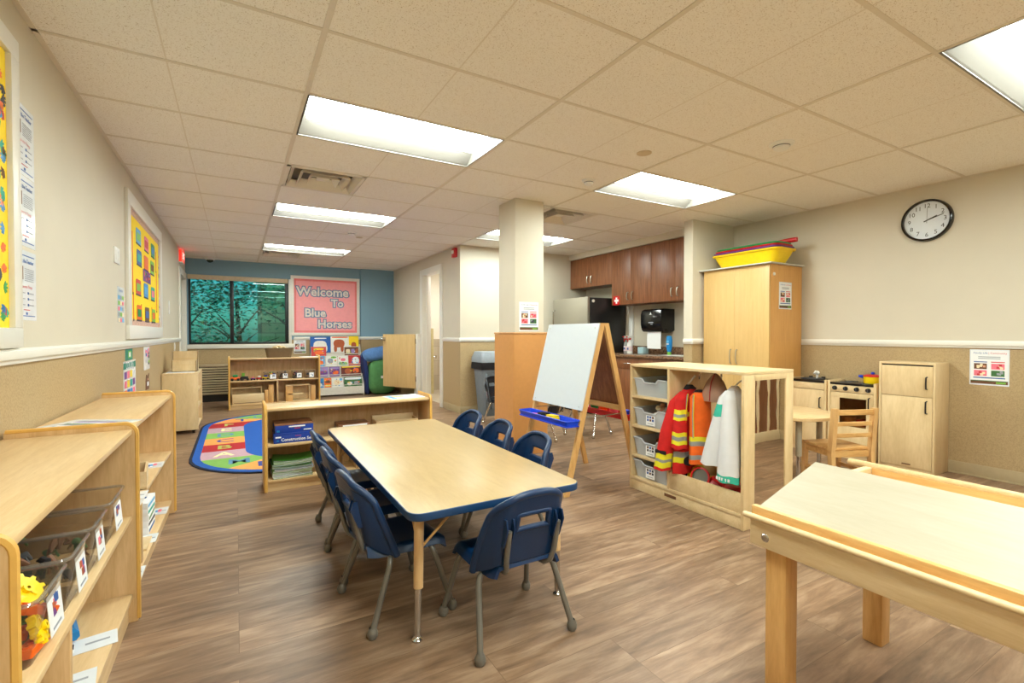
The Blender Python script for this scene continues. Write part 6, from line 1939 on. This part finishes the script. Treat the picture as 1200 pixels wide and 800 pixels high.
for k, (dx, m, h, lab) in enumerate(((.74, orange, .20, 'orange spined book standing on the lower right of the divider shelf'), (.775, cream, .22, 'cream spined book standing beside the orange one'), (.81, brown, .21, 'brown spined book standing beside the cream one'))):
    t = thing('standing_book', lab, 'book', (DX + dx, DY + .04, .0855), 0, 'standing books on the divider shelf')
    mb = MB(); mb.box((0, 0, 0), (.003, .17, h), m); mb.box((.025, 0, 0), (.028, .17, h), m); mb.box((0, 0, 0), (.028, .003, h), m); mb.build('cover', t); mb = MB(); mb.box((.003, .003, .003), (.025, .165, h - .004), cream); mb.build('pages', t)
t = thing('game_box', 'light blue flat box on the lower right of the divider shelf', 'box', (DX + .88, DY + .04, .0855), 0)
mb = MB(); mb.box((0, 0, 0), (.26, .2, .06), cyan, bev=.002); mb.build('box_body', t); mb = MB(); mb.box((-.002, -.002, .04), (.262, .202, .065), paper, bev=.002); mb.build('box_lid', t)
mb = MB(); mb.box((-.15, -.11, 0), (.15, .11, .006), paper, bev=.001); mb.box((-.10, -.02, .006), (.02, .07, .0066), skin_tone); mb.box((.0, -.07, .0066), (.12, .03, .0071), paper_blue); mb.box((-.13, -.1, .006), (-.09, .09, .0066), sky)
solo(mb, 'paper_booklet', 'paper booklet lying on the right end of the low divider shelf', 'booklet', (1.245, 4.03, .6105), (0, 0, .12))

# ------------------------------------------------------------------ contents of the near toy shelf (clear bins)
NG = 'clear bins on the nearest toy shelf'
BZ = .4305
BINS = [(1.50, .215, 'nearest clear bin, full of yellow gears and orange beams, by the left wall'), (1.725, .20, 'second clear bin from the camera, filled with dark animal figures'), (1.94, .20, 'third clear bin from the camera, filled with green lizard figures'), (2.20, .24, 'farthest clear bin on the nearest toy shelf, almost empty')]
for y, w, lab in BINS:
    clear_tub(lab, SHX - .17, y, BZ, w, .285, .145, None, NG, PI / 2, card=True, cardpal=[purple, print_blue, pink, orb])
def gear(lab, loc, rot, m, r=.04):
    t = thing('toy_gear', lab, 'toy gear', loc, 0, 'gears in the nearest bin'); t.rotation_euler = rot
    pts = []
    n = 10
    for k in range(n):
        for f, rr in ((0, .80), (.22, .80), (.32, 1.0), (.62, 1.0), (.72, .80)):
            a = 2 * PI * (k + f) / n; pts.append((r * rr * math.cos(a), r * rr * math.sin(a)))
    mb = MB(); mb.prism(pts, -.008, .008, m, bev=.0015); mb.build('gear_wheel', t)
    mb = MB(); mb.lathe([(.004, .008), (.011, .008), (.011, .016), (.004, .016)], m, 16); mb.box((-r * .5, -.004, .008), (-.011, .004, .011), m); mb.box((.011, -.004, .008), (r * .5, .004, .011), m); mb.build('hub', t)
gx = SHX - .10
gear('large yellow toy gear standing on top of the nearest bin', (gx + .02, 1.515, BZ + .128), (.35, .75, .2), yellow, .047)
gear('yellow toy gear lying below the large one in the nearest bin', (gx - .01, 1.455, BZ + .115), (.2, .35, 1.), yellow, .036)
gear('yellow toy gear seen through the front of the nearest bin', (gx + .055, 1.475, BZ + .055), (.1, 1.25, .2), yellow, .038)
gear('red toy gear at the back of the nearest bin', (gx - .085, 1.50, BZ + .118), (.3, .2, .4), red, .03)
gear('green toy gear at the back of the nearest bin', (gx - .075, 1.45, BZ + .10), (-.2, .3, .9), green, .034)
gear('green toy gear under the orange beam in the nearest bin', (gx + .01, 1.56, BZ + .075), (.5, .4, .3), green, .034)
for k, (x, y, z, rot, m, lab) in enumerate(((.045, 1.50, .088, (.2, .5, 1.25), orange, 'orange toy beam slanting in the nearest bin'), (.05, 1.47, .022, (0, .1, 1.5), orange, 'orange toy beam on the floor of the nearest bin'), (-.02, 1.48, .05, (.2, .2, .4), orange, 'orange toy beam behind the gears in the nearest bin'), (.0, 1.55, .03, (.1, 0, 1.1), red, 'red toy beam low in the nearest bin'), (-.03, 1.53, .045, (.1, .3, .7), lime, 'green toy beam low in the nearest bin'))):
    mb = MB(); mb.box((-.055, -.016, -.010), (.055, .016, .010), m, bev=.003)
    for q in range(4):
        mb.lathe([(.004, .010), (.008, .010), (.008, .014), (.004, .014)], m, 10, (-.04 + .027 * q, 0, 0))
    solo(mb, 'toy_beam', lab, 'toy beam', (gx + x, y, BZ + z), rot, 'beams in the nearest bin')
fill_items('animal_figure', 'dark toy animal figure in the second clear bin', 26, SHX - .17, 1.725, BZ + .01, .11, .065, .115, [soft_black, brown, dgrey, brown, soft_black, black], .025, 'animal figures in the second bin', 'figure', 'toy animal')
fill_items('lizard_figure', 'green or brown toy lizard in the third clear bin', 16, SHX - .17, 1.94, BZ + .01, .11, .065, .075, [leaf_photo, brown, orb, leaf_photo, lime, brown], .026, 'lizards in the third bin', 'figure', 'toy animal')
# lower shelf: cards and a blue frame
def shelf_card(lab, x, y, z, rz, w=.16, h=.10, pal=(print_dark,), name='label_sheet'):
    mb = MB(); mb.box((-w / 2, -h / 2, 0), (w / 2, h / 2, .0012), paper_blue)
    mb.box((-w * .40, -h * .34, .0012), (-w * .05, h * .36, .0017), paper)
    for k in range(3):
        mb.box((-w * .36 + .012 * k, -h * .26 + .008 * k, .0017), (-w * .20 + .014 * k, h * .1 + .008 * k, .0020 + .0001 * k), pal[k % len(pal)])
    mb.box((w * .08, -h * .05, .0012), (w * .40, h * .06, .0017), print_grey)
    solo(mb, name, lab, 'label', (x, y, z), (0, 0, rz), 'picture labels on the left toy shelves', smooth=False)
shelf_card('laminated picture label with a grey tree on the lowest board of the nearest shelf', SHX - .11, 2.08, .1155, .18, .20, .095, (print_dark, dgrey))
shelf_card('laminated picture label nearer the camera on the lowest board of the nearest shelf', SHX - .12, 1.87, .1155, .15, .19, .09, (purple, print_blue))
t = thing('toy_ring', 'bright blue plastic toy ring on the lowest board of the nearest shelf', 'toy', (SHX - .225, 2.21, .1155), .30)
mb = MB(); mb.tube([(-.09, -.12, .03), (.06, -.12, .03), (.06, .10, .03), (-.09, .10, .03), (-.09, -.12, .03)], .022, cyan, 8); mb.build('ring_body', t)
mb = MB(); mb.box((-.06, -.15, .0), (.0, -.12, .03), red, bev=.004); mb.build('foot', t)
mb = MB(); mb.box((-.10, -.07, 0), (.10, .07, .001), paper_blue); mb.box((-.08, -.05, .001), (.0, .05, .0014), mag_g); solo(mb, 'laminated_sheet', 'laminated sheet with a bent corner on the nearest shelf top at the picture edge', 'sheet', (SHX - .235, 1.36, .7755), (0, 0, .3))
mb = MB(); mb.box((-.105, -.15, 0), (.105, .15, .0012), paper_blue)
for k in range(7):
    mb.box((-.08 + .022 * k, -.12 + .02 * (k % 3), .0012), (-.062 + .022 * k, .1, .0016), [sky, paper, print_grey, leaf_photo, paper, lav, print_grey][k])
solo(mb, 'laminated_sheet', 'wide laminated picture sheet on the second toy shelf, right behind the nearest shelf end', 'sheet', (SHX - .20, 2.70, .7655), (0, 0, 1.05))
# contents of the second toy shelf
t = thing('puzzle_tray', 'white wooden box of colourful puzzle boards on the second toy shelf', 'box', (SHX - .14, 2.98, .4055), .1)
mb = MB(); mb.box((-.10, -.12, 0), (.10, .12, .01), maple_y); mb.box((-.10, -.12, 0), (-.09, .12, .085), maple_y); mb.box((.09, -.12, 0), (.10, .12, .085), maple_y); mb.box((-.09, -.12, 0), (.09, -.11, .085), maple_y); mb.box((-.09, .11, 0), (.09, .12, .085), maple_y); mb.build('box_body', t)
for k, (x, m, lab) in enumerate(((-.055, yellow, 'yellow puzzle board standing in the white wooden box'), (-.01, purple, 'purple puzzle board standing in the white wooden box'), (.04, mag_g, 'dark green puzzle board standing in the white wooden box'))):
    mb = MB(); mb.box((-.016, -.10, 0), (.016, .10, .012), m, bev=.002); mb.box((-.010, -.07, .012), (.010, .07, .014), [orange, pink, paper][k]); solo(mb, 'puzzle_board', lab, 'puzzle', (SHX - .14 + x, 2.98, .4160 + .0), (0, 0, .1), 'puzzles in the wooden box')
for k in range(5):
    t = thing('card_box', 'flat white puzzle box with ' + ['blue', 'black', 'green', 'teal', 'pale blue'][k] + ' side, ' + ['lowest', 'second lowest', 'middle one', 'second highest', 'topmost'][k] + ' of five stacked', 'box', (SHX - .15, 3.27, .0855 + k * .0335), RND.uniform(-.05, .05), 'stacked boxes on the second toy shelf')
    mb = MB(); mb.box((-.09, -.10, 0), (.09, .10, .033), paper, bev=.001); mb.build('box_body', t)
    mb = MB(); mb.box((-.0915, -.09, .006), (.0912, .08, .02), [print_blue, print_dark, mag_g, teal, sky][k]); 
    if k == 4:
        for q in range(6): mb.box((-.07 + .024 * q, -.06 + .03 * (q % 3), .033), (-.055 + .024 * q, -.03 + .03 * (q % 3), .0335), [print_dark, sky, print_blue][q % 3])
    mb.build('box_print', t, smooth=False)
mb = MB(); mb.box((-.08, -.09, 0), (.08, .09, .01), birch, bev=.002)
mb.ball((.02, .03, .014), .022, red, (1, 1, .5)); mb.ball((-.03, -.04, .014), .02, orange, (1, 1, .5)); mb.ball((.03, -.05, .014), .018, lime, (1, 1, .5))
solo(mb, 'knob_puzzle', 'small wooden knob puzzle with red pieces on the lowest board of the second toy shelf', 'puzzle', (SHX - .12, 3.02, .0855))
for k, (y, z, lab) in enumerate(((3.38, .4055, 'picture label beside the white puzzle box, far end of the second shelf'), (2.78, .4055, 'picture label nearest on the middle board of the second shelf'), (2.64, .4055, 'second nearest picture label on the middle board of the second shelf'), (3.55, .0855, 'picture label at the far end of the lowest board of the second shelf'), (3.10, .0855, 'picture label by the knob puzzle on the lowest board of the second shelf'), (2.68, .0855, 'picture label nearest on the lowest board of the second shelf'))):
    shelf_card(lab, SHX - .06, y, z, 0, .085, .13, (print_blue, sky, pink))

# ------------------------------------------------------------------ coat lockers seen in the mirror
t = thing('coat_lockers', 'brown child coat lockers with pale dividers, seen only in the dress-up mirror', 'lockers', (4.05, .05, 0))
lbrown = wood('locker_brown', (128, 84, 58), (150, 102, 72), (12, 12, 1), rough=.5)
mb = MB(); mb.box((0, 0, .0), (1.12, .36, .10), cream, bev=.003); mb.build('plinth', t)
mb = MB(); mb.box((0, 0, .1), (1.12, .33, 1.25), lbrown); mb.build('locker_body', t)
for k in range(7):
    x = k * 1.10 / 6
    mb = MB(); mb.box((x, .33, .1), (x + .02, .352, 1.25), cream, bev=.003); mb.build('divider', t)
mb = MB(); mb.box((0, 0, 1.25), (1.12, .37, 1.28), cream, bev=.003); mb.build('top', t)
for k in range(6):
    x = (k + .5) * 1.10 / 6
    mb = MB(); mb.tube([(x, .33, 1.05), (x, .36, 1.04), (x, .365, 1.07)], .006, chrome, 8); mb.build('hook', t)

# ------------------------------------------------------------------ outside the window
def outside():
    gr = MB(); gr.box((-9, 9.95, -.6), (9, 30, -.5), mat('outdoor_ground', (40, 56, 40), rough=.95, var=.3))
    o = gr.build('ground'); struct(o)
    t = thing('stone_building', 'pale stone building with a narrow window, seen through the window', 'building', (.62, 15.2, -.5))
    st, nt, b = newmat('stone_blocks')
    tc = nt.nodes.new('ShaderNodeTexCoord'); mp = nt.nodes.new('ShaderNodeMapping'); mp.inputs['Rotation'].default_value = (PI / 2, 0, 0)
    br = nt.nodes.new('ShaderNodeTexBrick'); br.inputs['Scale'].default_value = 1; br.inputs['Brick Width'].default_value = .7; br.inputs['Row Height'].default_value = .28; br.inputs['Mortar Size'].default_value = .012
    br.inputs['Color1'].default_value = rgb((206, 190, 140)); br.inputs['Color2'].default_value = rgb((236, 218, 164)); br.inputs['Mortar'].default_value = rgb((150, 140, 108))
    nt.links.new(tc.outputs['Object'], mp.inputs[0]); nt.links.new(mp.outputs[0], br.inputs['Vector']); nt.links.new(br.outputs['Color'], b.inputs['Base Color']); b.inputs['Roughness'].default_value = .9
    mb = MB(); mb.box((0, 0, 0), (.62, 3, 4.0), st); mb.box((.86, 0, 0), (4, 3, 4.0), st); mb.box((.62, 0, 0), (.86, 3, .9), st); mb.box((.62, 0, 2.3), (.86, 3, 4.0), st); mb.build('wall', t)
    mb = MB(); mb.box((.62, .12, .9), (.86, .15, 2.3), mat('outdoor_pane', (30, 110, 110), rough=.1)); mb.build('window', t)
    mb = MB(); mb.box((-.2, -.2, 4.0), (4.2, 3.2, 4.2), mat('roof_edge', (120, 112, 90), rough=.8)); mb.build('roof', t)
    t = thing('stone_building', 'darker low building among the leaves on the left of the window', 'building', (-2.6, 16.5, -.5))
    mb = MB(); mb.box((0, 0, 0), (1.2, 2, 3.0), st); mb.build('wall', t)
    mb = MB(); mb.box((-.1, -.1, 3.0), (1.3, 2.1, 3.15), MATS['roof_edge']); mb.build('roof', t)
    leafm = [mat('leaf_dark', (20, 90, 70), rough=.7, var=.3), mat('leaf_mid', (60, 150, 110), rough=.6, var=.3), mat('leaf_light', (128, 206, 176), rough=.6, var=.3)]
    bark = mat('bark', (70, 60, 46), rough=.9, var=.2)
    specs = [(-1.15, 13.2, 1.9, 1.25, 'broad leafy tree at the left of the window view', 900), (.05, 14.0, 2.2, 1.15, 'leafy tree behind the dark window mullion', 800), (-.45, 12.6, .75, .75, 'low leafy bush at the foot of the window view', 500), (1.35, 13.6, 2.75, 1.0, 'leafy branches hanging over the stone building', 600), (-2.2, 14.6, 1.4, 1.1, 'dark leafy tree at the far left of the window view', 500), (.55, 13.0, .55, .45, 'small bush in front of the stone building', 260)]
    for (x, y, z, r, lab, n) in specs:
        rr = random.Random(int(x * 100) + n)
        t = thing('leafy_tree' if z > 1 else 'leafy_bush', lab, 'tree' if z > 1 else 'bush', (x, y, -.5))
        mb = MB(); mb.tube([(0, 0, 0), (.05, 0, z * .5), (-.05, .05, z + .3)], .07, bark, 8, radii=[.09, .07, .03])
        for q in range(6):
            a = q * 1.05; mb.tube([(0, 0, z * .5 + .1 * q), (r * .4 * math.cos(a), r * .4 * math.sin(a), z * .5 + .3 + .12 * q), (r * .8 * math.cos(a), r * .8 * math.sin(a), z * .5 + .45 + .15 * q)], .02, bark, 6, radii=[.03, .02, .008])
        mb.build('trunk', t)
        mb = MB()
        for q in range(int(n * 2.1)):
            u, v, w = [max(-.95, min(.95, rr.gauss(0, .45))) for _ in range(3)]
            c = Vector((u * r, v * r, z + .5 + w * r * .85))
            if c.z < .1: c.z = .1 + rr.random() * .2
            s = rr.uniform(.03, .075)
            a, b = rr.uniform(0, 6.28), rr.uniform(-.9, .9)
            d1 = Vector((math.cos(a), math.sin(a), b * .6)).normalized() * s
            d2 = d1.cross(Vector((rr.uniform(-1, 1), rr.uniform(-1, 1), 1))).normalized() * s * .5
            mb.face([c - d1, c + d2 - d1 * .1, c + d1, c - d2 - d1 * .1], leafm[min(2, int(rr.random() * 3.2))])
        mb.build('foliage', t, smooth=False, recalc=False)
outside()

# ------------------------------------------------------------------ light, camera, look
w = bpy.data.worlds.new('World'); SC.world = w; w.use_nodes = True
nt = w.node_tree; bg = nt.nodes['Background']
sk = nt.nodes.new('ShaderNodeTexSky'); sk.sky_type = 'NISHITA'
sk.sun_disc = False; sk.sun_elevation = math.radians(24); sk.sun_rotation = math.radians(200)
nt.links.new(sk.outputs[0], bg.inputs[0]); bg.inputs[1].default_value = .2
def area(name, loc, sx, sy, power, col=(1, .95, .86)):
    d = bpy.data.lights.new(name, 'AREA'); d.shape = 'RECTANGLE'; d.size = sx; d.size_y = sy; d.energy = power; d.color = col
    o = bpy.data.objects.new(name, d); COL.objects.link(o); o.location = loc
    return o
area('bathroom_lamp', (3.6, 8.0, 2.40), .6, .6, 40, (1, .98, .95))
sd = bpy.data.lights.new('sun', 'SUN'); sd.energy = 3.5; sd.angle = .05; sd.color = (1, .96, .88)
so = bpy.data.objects.new('sun', sd); COL.objects.link(so); so.rotation_euler = (math.radians(52), 0, math.radians(-18))

cam = bpy.data.cameras.new('camera'); cam.sensor_width = 36; cam.lens = 560 / 1200 * 36; cam.clip_start = .02
co = bpy.data.objects.new('camera', cam); COL.objects.link(co)
co.location = (0, 0, 1.156)
yaw = math.atan(323 / 560); pitch = math.atan(9 / 560)
co.rotation_euler = (PI / 2 - pitch, 0, -yaw)
SC.camera = co
SC.view_settings.view_transform = 'Standard'
SC.view_settings.look = 'None'
SC.view_settings.gamma = 1.0
SC.view_settings.use_curve_mapping = False
SC.view_settings.exposure = 0.0
SC.cycles.max_bounces = 10
SC.cycles.diffuse_bounces = 6
SC.cycles.transparent_max_bounces = 16
SC.cycles.sample_clamp_indirect = 6
SC.cycles.use_denoising = True
